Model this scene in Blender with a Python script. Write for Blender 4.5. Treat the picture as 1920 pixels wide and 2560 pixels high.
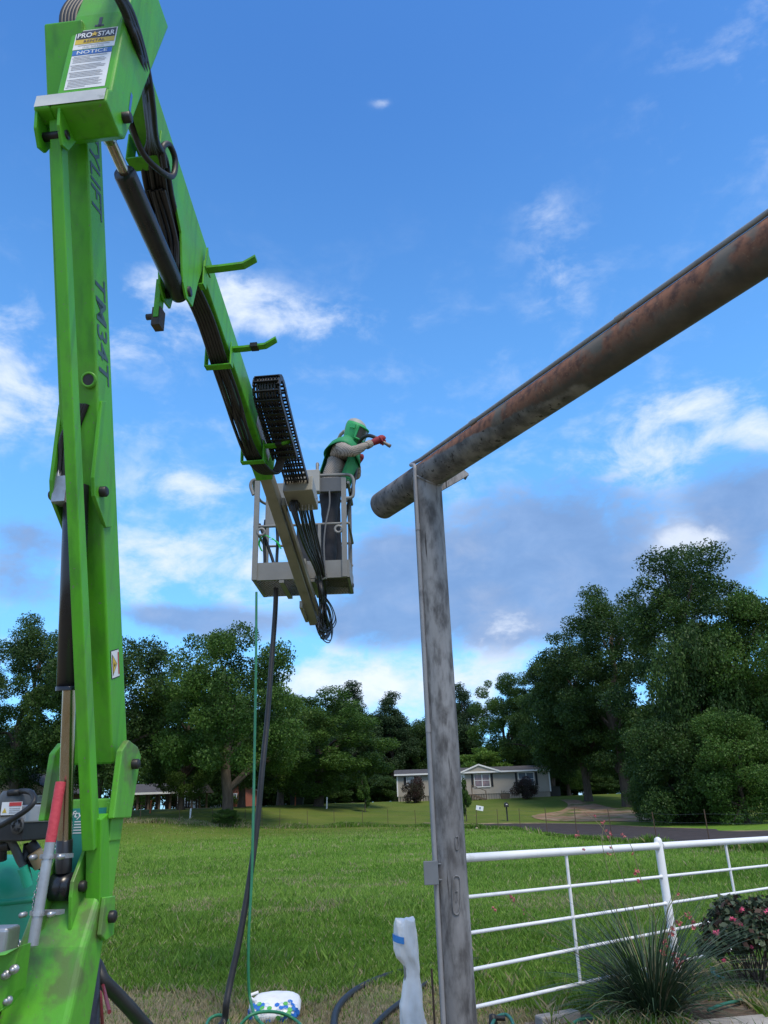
import bpy, bmesh, math, random
import numpy as np
from mathutils import Vector, Matrix, noise as mnoise

for o in list(bpy.data.objects):
    bpy.data.objects.remove(o)
SC = bpy.context.scene
COL = SC.collection
rad = math.radians

# ------------------------------------------------------------------ camera
FPX, PITCH, ROLL = 1848.0, rad(21.5), rad(-2.0)      # focal length in photo pixels, tilt up, roll
EYE = Vector((0.0, 0.0, 1.62))
cam_data = bpy.data.cameras.new('camera')
cam_data.sensor_fit = 'VERTICAL'
cam_data.sensor_height = 24.0
cam_data.lens = 24.0 * FPX / 2560.0
cam_data.clip_start = 0.05
cam_data.clip_end = 3000
cam = bpy.data.objects.new('camera', cam_data)
COL.objects.link(cam)
cam.matrix_world = Matrix.Translation(EYE) @ Matrix.Rotation(math.pi / 2 + PITCH, 4, 'X') @ Matrix.Rotation(ROLL, 4, 'Z')
SC.camera = cam
SC.render.resolution_x, SC.render.resolution_y = 768, 1024

# ------------------------------------------------------------------ light
SUN_EL, SUN_AZ = rad(60), rad(150)                    # azimuth clockwise from +Y
sd = bpy.data.lights.new('sun', 'SUN')
sd.energy = 2.9
sd.angle = rad(18)
sd.color = (1.0, 0.87, 0.68)
sun = bpy.data.objects.new('sun', sd)
COL.objects.link(sun)
sdir = Vector((math.sin(SUN_AZ) * math.cos(SUN_EL), math.cos(SUN_AZ) * math.cos(SUN_EL), math.sin(SUN_EL)))
sun.rotation_euler = sdir.to_track_quat('Z', 'Y').to_euler()
sun.location = (0, -20, 40)
SC.view_settings.view_transform = 'Standard'
SC.view_settings.look = 'None'
SC.view_settings.gamma = 1
SC.view_settings.exposure = 0.15
SC.view_settings.use_curve_mapping = False

# ------------------------------------------------------------------ pixel <-> place
def ray(px, py):
    x, y = px - 960.0, 1280.0 - py
    c, s = math.cos(ROLL), math.sin(ROLL)
    X, Y = x * c - y * s, x * s + y * c
    return Vector((X, FPX * math.cos(PITCH) - Y * math.sin(PITCH), FPX * math.sin(PITCH) + Y * math.cos(PITCH))) / FPX
def at_d(px, py, d): return EYE + ray(px, py) * d
def at_y(px, py, Y):
    r = ray(px, py)
    return EYE + r * (Y / r.y)
def at_z(px, py, Z):
    r = ray(px, py)
    return EYE + r * ((Z - EYE.z) / r.z)
def sstep(a, b, x):
    t = min(1.0, max(0.0, (x - a) / (b - a)))
    return t * t * (3 - 2 * t)
def gz(x, y):
    r0 = 44 + 18 * sstep(-20, 2, x)
    z = -0.22 * sstep(8, 28, y) + 2.0 * sstep(r0, r0 + 32, y)
    z += 0.03 * math.sin(x * .37 + 1.3) * math.sin(y * .23) * sstep(9, 16, y)
    return z
def at_g(px, py):
    r = ray(px, py)
    t = 2.0
    while t < 400:
        p = EYE + r * t
        if p.z < gz(p.x, p.y):
            break
        t += 0.05
    p.z = gz(p.x, p.y)
    return p

# ------------------------------------------------------------------ world: Nishita sky with cloud layer
W = bpy.data.worlds.new('World')
SC.world = W
W.use_nodes = True
wt = W.node_tree
wt.nodes.clear()
def wn(kind, **kw):
    n = wt.nodes.new(kind)
    for k, v in kw.items():
        setattr(n, k, v)
    return n
def wput(sock, v):
    if isinstance(v, (int, float)):
        sock.default_value = v
    elif isinstance(v, tuple):
        sock.default_value = v
    else:
        wt.links.new(v, sock)
def M(op, a, b=None, c=None, clamp=False):
    n = wn('ShaderNodeMath', operation=op, use_clamp=clamp)
    wput(n.inputs[0], a)
    if b is not None: wput(n.inputs[1], b)
    if c is not None: wput(n.inputs[2], c)
    return n.outputs[0]
def mapr(v, a, b, lo=0.0, hi=1.0):
    n = wn('ShaderNodeMapRange', interpolation_type='SMOOTHSTEP')
    wput(n.inputs['Value'], v)
    n.inputs['From Min'].default_value = a
    n.inputs['From Max'].default_value = b
    n.inputs['To Min'].default_value = lo
    n.inputs['To Max'].default_value = hi
    return n.outputs['Result']
def wmix(f, a, b):
    n = wn('ShaderNodeMix', data_type='RGBA')
    wput(n.inputs[0], f)
    wput(n.inputs[6], a)
    wput(n.inputs[7], b)
    return n.outputs[2]
sky = wn('ShaderNodeTexSky', sky_type='NISHITA')
sky.sun_disc = False
sky.sun_elevation = SUN_EL
sky.sun_rotation = SUN_AZ
sky.air_density = 1.0
sky.dust_density = 0.6
sky.ozone_density = 2.2
tc = wn('ShaderNodeTexCoord')
sep = wn('ShaderNodeSeparateXYZ')
wt.links.new(tc.outputs['Generated'], sep.inputs[0])
AZ = M('ARCTAN2', sep.outputs[0], sep.outputs[1])
EL = M('ARCSINE', sep.outputs[2])
def wnoise(scale, detail, rough, stretch=(1, 1, 1), off=(0, 0, 0), dist=0.0):
    mp = wn('ShaderNodeMapping')
    mp.inputs['Scale'].default_value = stretch
    mp.inputs['Location'].default_value = off
    wt.links.new(tc.outputs['Generated'], mp.inputs[0])
    n = wn('ShaderNodeTexNoise')
    n.inputs['Scale'].default_value = scale
    n.inputs['Detail'].default_value = detail
    n.inputs['Roughness'].default_value = rough
    n.inputs['Distortion'].default_value = dist
    wt.links.new(mp.outputs[0], n.inputs[0])
    return n.outputs[0]
def blobs(lst):
    tot = None
    for (px, py, w, h, a) in lst:               # a cloud's place in the sky, from where it stands in the photograph
        r = ray(px, py).normalized()
        az, el = math.atan2(r.x, r.y), math.asin(r.z)
        f = FPX * (1 + ((px - 960) / FPX) ** 2 + ((py - 1280) / FPX) ** 2) ** .5
        sx, sy = w / f / math.cos(el), h / f
        dx = M('MULTIPLY', M('SUBTRACT', AZ, az), 1 / sx)
        dy = M('MULTIPLY', M('SUBTRACT', EL, el), 1 / sy)
        e = M('MULTIPLY', M('EXPONENT', M('MULTIPLY', M('ADD', M('MULTIPLY', dx, dx), M('MULTIPLY', dy, dy)), -1.0)), a)
        tot = e if tot is None else M('ADD', tot, e)
    return tot
n_wisp = wnoise(7.0, 9, 0.62, (1, 1, 1.9), (3.1, 0, .4), .35)
n_soft = wnoise(3.4, 6, 0.55, (1, 1, 1.7), (.3, 5.2, 1.0), .2)
n_fine = wnoise(16.0, 7, 0.6, (1, 1, 1.6), (7.3, 1.2, .4), .3)
WHITE = [(560, 740, 130, 55, .45), (720, 800, 190, 45, .42), (420, 760, 150, 70, .35), (40, 1000, 100, 70, .34), (30, 870, 120, 90, .3),
         (1620, 1150, 170, 55, .34), (1700, 1020, 120, 50, .30), (1900, 1080, 70, 70, .55), (520, 1220, 110, 35, .38), (470, 1420, 200, 65, .40), (330, 1480, 150, 60, .4), (620, 1400, 100, 90, .4),
         (1000, 1700, 240, 65, .46), (1240, 1640, 150, 110, .36), (1720, 1350, 90, 60, .8), (1640, 1370, 80, 50, .4), (860, 1690, 150, 70, .36),
         (1400, 640, 85, 140, .15), (1350, 520, 60, 70, .08), (955, 258, 28, 12, .35), (1800, 160, 260, 260, .12), (1180, 1380, 70, 60, .35), (1240, 1480, 70, 50, .3), (330, 860, 90, 60, .25)]
DARK = [(1180, 1490, 260, 150, .72), (1400, 1340, 220, 150, .75), (1560, 1500, 170, 110, .5), (1000, 1420, 160, 120, .5), (1880, 1250, 130, 120, .8), (1800, 1440, 120, 100, .45),
        (70, 1330, 130, 75, .55), (60, 1460, 150, 60, .42), (380, 1540, 170, 45, .55), (560, 1560, 170, 60, .5), (900, 1560, 150, 60, .4)]
gw, gd = blobs(WHITE), blobs(DARK)
# beyond the frame, unseen cumulus thickened to make the ambient light more neutral
band = M('MAXIMUM', M('MULTIPLY', mapr(EL, 0.0, 0.5, 1.0, 0.6), mapr(M('ABSOLUTE', AZ), 0.55, 0.9)), mapr(EL, 1.02, 1.25, 0.0, 0.7))
gw2 = M('ADD', M('ADD', gw, M('MULTIPLY', band, 0.55)), mapr(EL, 0.9, 0.35, 0.03, 0.19))
gd2 = M('ADD', gd, M('MULTIPLY', band, 0.18))
wv = M('ADD', gw2, M('ADD', M('MULTIPLY', M('SUBTRACT', n_wisp, .5), 2.3), M('MULTIPLY', M('SUBTRACT', n_fine, .5), 1.7)))
dv = M('ADD', gd2, M('ADD', M('ADD', M('MULTIPLY', M('SUBTRACT', n_soft, .5), 1.2), M('MULTIPLY', M('SUBTRACT', n_fine, .5), .85)), M('MULTIPLY', M('SUBTRACT', n_wisp, .5), .9)))
aw = M('MULTIPLY', mapr(wv, 0.05, 1.0), mapr(gw2, 0.02, 0.35))
ad = M('MULTIPLY', mapr(dv, 0.12, 0.62), mapr(gd2, 0.05, 0.35))
haze = mapr(EL, 0.02, 1.0, 0.50, 0.0)
c0 = wmix(haze, sky.outputs[0], (2.9, 4.2, 5.4, 1))
hs = wn('ShaderNodeHueSaturation')
hs.inputs['Saturation'].default_value = 1.12
hs.inputs['Value'].default_value = 1.0
wt.links.new(c0, hs.inputs['Color'])
tint = wn('ShaderNodeMix', data_type='RGBA', blend_type='MULTIPLY')
tint.inputs[0].default_value = 1.0
wt.links.new(hs.outputs[0], tint.inputs[6])
tint.inputs[7].default_value = (.72, 1.20, 1.60, 1)
c1 = wmix(M('MULTIPLY', aw, .86), tint.outputs[2], (5.1, 5.7, 6.7, 1))
c2 = wmix(M('MULTIPLY', ad, .85), c1, wmix(n_fine, (1.0, 1.7, 3.3, 1), (1.9, 2.9, 4.9, 1)))
c3 = wmix(M('MULTIPLY', mapr(wv, 0.75, 1.4), .6), c2, (6.2, 6.6, 7.2, 1))
bg = wn('ShaderNodeBackground')
bg.inputs['Strength'].default_value = 0.15
wt.links.new(c3, bg.inputs['Color'])
wo = wn('ShaderNodeOutputWorld')
wt.links.new(bg.outputs[0], wo.inputs[0])
try:
    W.cycles.sampling_method = 'MANUAL'
    W.cycles.sample_map_resolution = 512
except Exception:
    pass

# ------------------------------------------------------------------ materials
def mat(name, c1, c2=None, scale=8.0, rough=0.6, metal=0.0, bump=0.0, bscale=None, stretch=(1, 1, 1), lo=.35, hi=.65, spec=0.5, coords='Object', detail=5, c3=None, s3=1.0, lo3=.55, hi3=.7, trans=0.0, rvar=0.0, chips=None, streak=None):
    m = bpy.data.materials.new(name)
    m.use_nodes = True
    t = m.node_tree
    b = t.nodes['Principled BSDF']
    b.inputs['Roughness'].default_value = rough
    b.inputs['Metallic'].default_value = metal
    b.inputs['Specular IOR Level'].default_value = spec
    b.inputs['Base Color'].default_value = (*c1, 1)
    tcn = t.nodes.new('ShaderNodeTexCoord')
    mp = t.nodes.new('ShaderNodeMapping')
    mp.inputs['Scale'].default_value = stretch
    t.links.new(tcn.outputs[coords], mp.inputs[0])
    def nz(s, d=detail):
        n = t.nodes.new('ShaderNodeTexNoise')
        n.inputs['Scale'].default_value = s
        n.inputs['Detail'].default_value = d
        n.inputs['Roughness'].default_value = .6
        t.links.new(mp.outputs[0], n.inputs[0])
        return n.outputs[0]
    def mr(v, a, b_, lo_=0., hi_=1.):
        n = t.nodes.new('ShaderNodeMapRange')
        n.inputs[1].default_value = a
        n.inputs[2].default_value = b_
        n.inputs[3].default_value = lo_
        n.inputs[4].default_value = hi_
        t.links.new(v, n.inputs[0])
        return n.outputs[0]
    def mx(f, a, b_):
        n = t.nodes.new('ShaderNodeMix')
        n.data_type = 'RGBA'
        t.links.new(f, n.inputs[0])
        for s, v in ((n.inputs[6], a), (n.inputs[7], b_)):
            if isinstance(v, tuple): s.default_value = (*v, 1)
            else: t.links.new(v, s)
        return n.outputs[2]
    col = None
    if c2 is not None:
        n1 = nz(scale)
        col = mx(mr(n1, lo, hi), tuple(c1), tuple(c2))
        if c3 is not None:
            col = mx(mr(nz(s3), lo3, hi3), col, tuple(c3))
        if streak is not None:                        # run-down grime along z
            m2 = t.nodes.new('ShaderNodeMapping')
            m2.inputs['Scale'].default_value = (22, 22, 1.3)
            t.links.new(tcn.outputs[coords], m2.inputs[0])
            n2 = t.nodes.new('ShaderNodeTexNoise')
            n2.inputs['Scale'].default_value = 1.0
            n2.inputs['Detail'].default_value = 6
            t.links.new(m2.outputs[0], n2.inputs[0])
            col = mx(mr(n2.outputs[0], .50, .72, 0., .75), col, tuple(streak))
        if chips is not None:                         # small scratches and chips
            col = mx(mr(nz(70, 4), .655, .69, 0., .9), col, tuple(chips))
        t.links.new(col, b.inputs['Base Color'])
        if rvar:
            t.links.new(mr(n1, .3, .7, rough - rvar, rough + rvar), b.inputs['Roughness'])
    if bump:
        bn = t.nodes.new('ShaderNodeBump')
        bn.inputs['Strength'].default_value = bump
        bn.inputs['Distance'].default_value = .01
        t.links.new(nz(bscale or scale * 3), bn.inputs['Height'])
        t.links.new(bn.outputs[0], b.inputs['Normal'])
    if trans:
        tr = t.nodes.new('ShaderNodeBsdfTranslucent')
        if col is not None: t.links.new(col, tr.inputs[0])
        else: tr.inputs[0].default_value = (*c1, 1)
        ms = t.nodes.new('ShaderNodeMixShader')
        ms.inputs[0].default_value = trans
        t.links.new(b.outputs[0], ms.inputs[1])
        t.links.new(tr.outputs[0], ms.inputs[2])
        t.links.new(ms.outputs[0], t.nodes['Material Output'].inputs[0])
    return m

# ------------------------------------------------------------------ mesh building
ORG = {}
class MB:
    """collects faces and links them as ONE mesh object"""
    def __init__(s):
        s.v, s.f, s.m, s.sm = [], [], [], []
    def add(s, vs, fs, mi=0, smooth=False):
        o = len(s.v)
        s.v += [Vector(v) for v in vs]
        for f in fs:
            s.f.append([o + i for i in f])
            s.m.append(mi)
            s.sm.append(smooth)
        return s
    def prism(s, poly, ext, mi=0):
        poly = [Vector(p) for p in poly]
        ext = Vector(ext)
        nrm = Vector((0, 0, 0))
        for i in range(len(poly)):
            nrm += (poly[i] - poly[0]).cross(poly[(i + 1) % len(poly)] - poly[0])
        if nrm.dot(ext) > 0: poly = poly[::-1]
        n = len(poly)
        s.add(poly + [p + ext for p in poly], [list(range(n)), list(range(2 * n - 1, n - 1, -1))] + [[(i + 1) % n, i, n + i, n + (i + 1) % n] for i in range(n)], mi)
        return s
    def box(s, c, d, ax=None, mi=0):
        c = Vector(c)
        X, Y, Z = ax if ax else (Vector((1, 0, 0)), Vector((0, 1, 0)), Vector((0, 0, 1)))
        X, Y, Z = X * d[0] / 2, Y * d[1] / 2, Z * d[2] / 2
        return s.prism([c - X - Y - Z, c + X - Y - Z, c + X + Y - Z, c - X + Y - Z], Z * 2, mi)
    def bar(s, a, b, w, h, side, mi=0):
        a, b = Vector(a), Vector(b)
        d = (b - a).normalized()
        S = Vector(side)
        S = (S - d * S.dot(d)).normalized()
        U = S.cross(d)
        S, U = S * w / 2, U * h / 2
        return s.prism([a - S - U, a + S - U, a + S + U, a - S + U], b - a, mi)
    def tube(s, pts, r, n=12, mi=0, caps=True, flat=1.0):
        pts = [Vector(p) for p in pts]
        k = len(pts)
        rs = r if isinstance(r, (list, tuple)) else [r] * k
        t0 = (pts[1] - pts[0]).normalized()
        ref = Vector((0, 0, 1)) if abs(t0.z) < .9 else Vector((1, 0, 0))
        A = t0.cross(ref).normalized()
        vs = []
        for i, p in enumerate(pts):
            t = (pts[min(i + 1, k - 1)] - pts[max(i - 1, 0)]).normalized()
            A = (A - t * A.dot(t)).normalized()
            B = t.cross(A)
            vs += [p + (A * math.cos(2 * math.pi * j / n) + B * math.sin(2 * math.pi * j / n) * flat) * rs[i] for j in range(n)]
        fs = [[i * n + j, i * n + (j + 1) % n, (i + 1) * n + (j + 1) % n, (i + 1) * n + j] for i in range(k - 1) for j in range(n)]
        s.add(vs, fs, mi, True)
        if caps:
            s.add(vs[:n], [list(range(n - 1, -1, -1))], mi)
            s.add(vs[-n:], [list(range(n))], mi)
        return s
    def lathe(s, p, d, prof, n=24, mi=0):
        p, d = Vector(p), Vector(d).normalized()
        A = d.orthogonal().normalized()
        B = d.cross(A)
        vs = []
        for (r, h) in prof:
            vs += [p + d * h + (A * math.cos(2 * math.pi * j / n) + B * math.sin(2 * math.pi * j / n)) * max(r, 1e-4) for j in range(n)]
        fs = [[i * n + j, i * n + (j + 1) % n, (i + 1) * n + (j + 1) % n, (i + 1) * n + j] for i in range(len(prof) - 1) for j in range(n)]
        s.add(vs, fs, mi, True)
        return s
    def mesh(s, name, mats, org=Vector((0, 0, 0))):
        me = bpy.data.meshes.new(name)
        me.from_pydata([tuple(v - org) for v in s.v], [], s.f)
        for m in (mats if isinstance(mats, (list, tuple)) else [mats]):
            me.materials.append(m)
        me.polygons.foreach_set('material_index', s.m)
        me.polygons.foreach_set('use_smooth', s.sm)
        me.update()
        return me
    def build(s, name, mats, parent=None, org=None, bevel=0.0, seg=2, label=None):
        if parent is not None: org = ORG[parent.name]
        elif org is None: org = Vector((0, 0, 0))
        org = Vector(org)
        ob = bpy.data.objects.new(name, s.mesh(name, mats, org))
        COL.objects.link(ob)
        if parent is not None: ob.parent = parent
        else: ob.location = org
        ORG[ob.name] = org
        if bevel:
            bv = ob.modifiers.new('bevel', 'BEVEL')
            bv.width = bevel
            bv.segments = seg
            bv.limit_method = 'ANGLE'
            bv.angle_limit = rad(40)
        if label: ob['label'] = label
        return ob
def tag(o, label, cat, group=None):
    o['label'] = label
    o['category'] = cat
    if group: o['group'] = group
    return o
def structure(o):
    o['kind'] = 'structure'
    return o
def thing(name, loc, label, cat, group=None):
    o = bpy.data.objects.new(name, None)
    o.empty_display_size = .2
    COL.objects.link(o)
    o.location = loc
    ORG[o.name] = Vector(loc)
    return tag(o, label, cat, group)
def copy_tree(o, parent=None):
    c = o.copy()
    COL.objects.link(c)
    c.parent = parent
    for ch in list(o.children):
        copy_tree(ch, c)
    return c
def smooth_path(pts, n=8, closed=False):
    """Catmull-Rom through the points"""
    P = [Vector(p) for p in pts]
    out = []
    k = len(P)
    for i in range(k - 1):
        a, b, c, d = P[max(i - 1, 0)], P[i], P[i + 1], P[min(i + 2, k - 1)]
        for j in range(n):
            t = j / n
            out.append(.5 * ((2 * b) + (c - a) * t + (2 * a - 5 * b + 4 * c - d) * t * t + (3 * b - a - 3 * c + d) * t ** 3))
    out.append(P[-1])
    return out
def text_faces(mb, body, size, o, X, Y, mi, off=0.0015, align='LEFT', depth=0.0, shear=0.0, xs=1.0, bold=0.0):
    """lettering laid on a surface: o = origin, X = reading direction, Y = up"""
    cu = bpy.data.curves.new('t', 'FONT')
    cu.body = body
    cu.size = size
    cu.align_x = align
    cu.shear = shear
    cu.offset = bold * size
    cu.resolution_u = 3
    ob = bpy.data.objects.new('t', cu)
    COL.objects.link(ob)
    dg = bpy.context.evaluated_depsgraph_get()
    me = ob.evaluated_get(dg).to_mesh()
    X, Y, o = Vector(X).normalized(), Vector(Y).normalized(), Vector(o)
    N = X.cross(Y).normalized()
    vs = [o + X * v.co.x * xs + Y * v.co.y + N * off for v in me.vertices]
    fs = [list(p.vertices) for p in me.polygons]
    mb.add(vs, fs, mi)
    ob.evaluated_get(dg).to_mesh_clear()
    bpy.data.objects.remove(ob)
    bpy.data.curves.remove(cu)
# ================================================================== SETTING
rng = np.random.default_rng(7)
random.seed(7)

def node_ground():
    m = bpy.data.materials.new('field_ground')
    m.use_nodes = True
    t = m.node_tree
    b = t.nodes['Principled BSDF']
    b.inputs['Roughness'].default_value = .95
    b.inputs['Specular IOR Level'].default_value = .1
    geo = t.nodes.new('ShaderNodeNewGeometry')
    sp = t.nodes.new('ShaderNodeSeparateXYZ')
    t.links.new(geo.outputs['Position'], sp.inputs[0])
    def nz(s, d=6, r=.6):
        n = t.nodes.new('ShaderNodeTexNoise')
        n.inputs['Scale'].default_value = s
        n.inputs['Detail'].default_value = d
        n.inputs['Roughness'].default_value = r
        t.links.new(geo.outputs['Position'], n.inputs[0])
        return n.outputs[0]
    def mr(v, a, b_, lo=0., hi=1.):
        n = t.nodes.new('ShaderNodeMapRange')
        n.interpolation_type = 'SMOOTHSTEP'
        for i, x in ((1, a), (2, b_), (3, lo), (4, hi)):
            n.inputs[i].default_value = x
        t.links.new(v, n.inputs[0])
        return n.outputs[0]
    def ma(op, a, b_):
        n = t.nodes.new('ShaderNodeMath')
        n.operation = op
        for s, v in ((n.inputs[0], a), (n.inputs[1], b_)):
            if isinstance(v, (int, float)): s.default_value = v
            else: t.links.new(v, s)
        return n.outputs[0]
    def mx(f, a, b_):
        n = t.nodes.new('ShaderNodeMix')
        n.data_type = 'RGBA'
        t.links.new(f, n.inputs[0])
        for s, v in ((n.inputs[6], a), (n.inputs[7], b_)):
            if isinstance(v, tuple): s.default_value = (*v, 1)
            else: t.links.new(v, s)
        return n.outputs[2]
    g = mx(mr(nz(.35), .35, .65), (.115, .210, .024), (.15, .240, .034))
    g = mx(mr(nz(3.0), .35, .7), g, (.075, .165, .016))
    lawn = mx(mr(nz(.25), .35, .65), (.085, .130, .022), (.12, .150, .032))
    g = mx(mr(sp.outputs[1], 44, 60), g, lawn)
    dn = ma('ADD', sp.outputs[1], ma('MULTIPLY', nz(1.6), 2.6))
    dn = ma('ADD', dn, ma('MULTIPLY', sp.outputs[0], .32))
    dry = mx(mr(nz(9), .3, .7), (.36, .30, .20), (.22, .18, .11))
    g = mx(mr(dn, 9.6, 8.3), g, dry)
    p = mx(mr(nz(.9), .64, .72), g, (.17, .15, .065))
    t.links.new(p, b.inputs['Base Color'])
    bp = t.nodes.new('ShaderNodeBump')
    bp.inputs['Strength'].default_value = .8
    bp.inputs['Distance'].default_value = .06
    t.links.new(nz(14, 8, .7), bp.inputs['Height'])
    t.links.new(bp.outputs[0], b.inputs['Normal'])
    return m

# ---- ground: one sheet to the horizon
xs = np.unique(np.concatenate([np.linspace(-500, -60, 12), np.linspace(-60, 60, 81), np.linspace(60, 500, 12)]))
ys = np.unique(np.concatenate([np.linspace(-60, 4, 12), np.linspace(4, 100, 97), np.linspace(100, 700, 16)]))
g = MB()
g.v = [Vector((x, y, gz(x, y))) for y in ys for x in xs]
nx = len(xs)
g.f = [[j * nx + i, j * nx + i + 1, (j + 1) * nx + i + 1, (j + 1) * nx + i] for j in range(len(ys) - 1) for i in range(nx - 1)]
g.m = [0] * len(g.f)
g.sm = [True] * len(g.f)
structure(g.build('ground', node_ground()))

def sheet(name, near, far, m, lift=.012, nseg=40):
    """strip of ground between two polylines (x, y), laid on the terrain"""
    def res(pl):
        P = smooth_path([(a, b, 0) for a, b in pl], 12)
        L = [0]
        for a, b in zip(P, P[1:]): L.append(L[-1] + (b - a).length)
        out = []
        for k in range(nseg + 1):
            s = L[-1] * k / nseg
            i = max(0, min(len(P) - 2, int(np.searchsorted(L, s)) - 1))
            f = (s - L[i]) / max(1e-6, L[i + 1] - L[i])
            out.append(P[i].lerp(P[i + 1], f))
        return out
    A, B = res(near), res(far)
    mb = MB()
    K = 8
    vs = [a.lerp(b, k / K) for a, b in zip(A, B) for k in range(K + 1)]
    vs = [Vector((v.x, v.y, gz(v.x, v.y) + lift)) for v in vs]
    fs = [[i * (K + 1) + k, i * (K + 1) + k + 1, (i + 1) * (K + 1) + k + 1, (i + 1) * (K + 1) + k] for i in range(nseg) for k in range(K)]
    mb.add(vs, fs, 0, True)
    return mb.build(name, m)
def gp(px, py):
    p = at_g(px, py)
    return (p.x, p.y)
ASPH = mat('asphalt', (.036, .029, .028), (.054, .044, .042), 3.0, .9, bump=.3, bscale=60, spec=.2)
DIRT = mat('red_dirt', (.22, .125, .075), (.30, .23, .16), .8, .95, bump=.5, bscale=12, spec=.1, c3=(.085, .115, .03), s3=.55, lo3=.50, hi3=.62)
PALE = mat('pale_gravel', (.42, .36, .28), (.30, .23, .16), 1.2, .95, bump=.5, bscale=15, spec=.1)
n1 = [gp(*p) for p in ((1060, 2064), (1175, 2068), (1318, 2076), (1523, 2104), (1700, 2112), (1920, 2125))]
f1 = [gp(*p) for p in ((1060, 2059), (1161, 2061), (1378, 2059), (1643, 2069), (1780, 2073), (1920, 2078))]
n1.append((n1[-1][0] + 16, n1[-1][1] - 4))
f1.append((f1[-1][0] + 20, f1[-1][1] + 0))
structure(sheet('road', n1, f1, ASPH, .02))
f2 = [(x, y + 1.3) for x, y in f1]
structure(sheet('road_verge', f1, f2, mat('sandy_verge', (.30, .22, .15), (.10, .12, .04), 1.3, .95, spec=.1), .014))
structure(sheet('driveway', [gp(1360, 2052), gp(1330, 2040), gp(1400, 2028), gp(1420, 2012), gp(1400, 2000)], [gp(1660, 2055), gp(1590, 2030), gp(1530, 2020), gp(1480, 2008), gp(1440, 2000)], DIRT, .03))

# ---- wire fence at the end of the field
FENCE = [(235, 2056), (350, 2055), (448, 2057), (530, 2062), (612, 2066), (655, 2069), (699, 2069), (769, 2069), (836, 2067), (906, 2066), (970, 2066), (1040, 2067), (1120, 2069), (1246, 2073), (1301, 2075), (1369, 2089), (1443, 2096), (1532, 2104), (1645, 2114), (1777, 2124), (1960, 2134)]
FP = [at_g(*p) for p in FENCE]
fx = np.array([p.x for p in FP])
fy = np.array([p.y for p in FP])
def fence_y(x): return np.interp(x, fx, fy)
RUSTP = mat('rusty_post_steel', (.055, .040, .032), (.10, .06, .04), 9, .8, spec=.3)
WIRE = mat('wire', (.10, .10, .10), rough=.6, metal=.5)
wf = thing('wire_fence', FP[0], 'wire fence of thin dark steel posts along the far edge of the field', 'fence')
for i, p in enumerate(FP):
    mb = MB()
    ln = Vector((random.uniform(-.05, .05), random.uniform(-.03, .03), 1.28 * random.uniform(.94, 1.06)))
    a = p - Vector((0, 0, .15))
    b = p + ln
    mb.bar(a, b, .035, .012, (1, 0, 0)).bar(a + Vector((0, .014, 0)), b + Vector((0, .014, 0)), .010, .03, (1, 0, 0))
    mb.build('post', RUSTP, wf)
for k, hgt in enumerate((.3, .58, .86, 1.14)):
    pts = []
    for a, b in zip(FP, FP[1:]):
        pts += [a + Vector((0, -.02, hgt)), a.lerp(b, .5) + Vector((0, -.02, hgt - .03))]
    pts.append(FP[-1] + Vector((0, 0, hgt)))
    MB().tube(pts, .0035, 4, caps=False).build('wire', WIRE, wf)

# ---- grass
def quick_mesh(name, verts, faces_n, nper, mats, midx=None, smooth=False):
    me = bpy.data.meshes.new(name)
    nv = len(verts)
    me.vertices.add(nv)
    me.vertices.foreach_set('co', verts.astype(np.float32).ravel())
    nf = nv // nper
    me.loops.add(nv)
    me.loops.foreach_set('vertex_index', np.arange(nv, dtype=np.int32))
    me.polygons.add(nf)
    me.polygons.foreach_set('loop_start', np.arange(0, nv, nper, dtype=np.int32))
    me.polygons.foreach_set('loop_total', np.full(nf, nper, dtype=np.int32))
    for m in mats: me.materials.append(m)
    if midx is not None: me.polygons.foreach_set('material_index', midx.astype(np.int32))
    me.update(calc_edges=True)
    me.validate()
    return me
def leafmat(name, c1, c2, scale=1.2, trans=.3, rough=.55):
    return mat(name, c1, c2, scale, rough, spec=.25, trans=trans, detail=2, lo=.3, hi=.7)
GR = [leafmat('grass_green', (.115, .235, .024), (.150, .275, .038), .8), leafmat('grass_bright', (.175, .310, .046), (.225, .345, .065), .8),
      leafmat('grass_deep', (.078, .170, .020), (.105, .200, .026), .8), leafmat('grass_straw', (.32, .27, .15), (.42, .36, .22), .8)]
def vgz(x, y):
    def ss(a, b, v):
        t = np.clip((v - a) / (b - a), 0, 1)
        return t * t * (3 - 2 * t)
    r0 = 44 + 18 * ss(-20, 2, x)
    return -0.22 * ss(8, 28, y) + 2.0 * ss(r0, r0 + 32, y) + 0.03 * np.sin(x * .37 + 1.3) * np.sin(y * .23) * ss(9, 16, y)
def vnoise(x, y, s, seed):
    """cheap smooth 2-d value noise"""
    r = np.random.default_rng(seed).random((64, 64))
    u, v = x * s, y * s
    i, j = np.floor(u).astype(int), np.floor(v).astype(int)
    a, b = u - i, v - j
    a, b = a * a * (3 - 2 * a), b * b * (3 - 2 * b)
    q = lambda p, w: r[p % 64, w % 64]
    return (q(i, j) * (1 - a) + q(i + 1, j) * a) * (1 - b) + (q(i, j + 1) * (1 - a) + q(i + 1, j + 1) * a) * b
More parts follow.
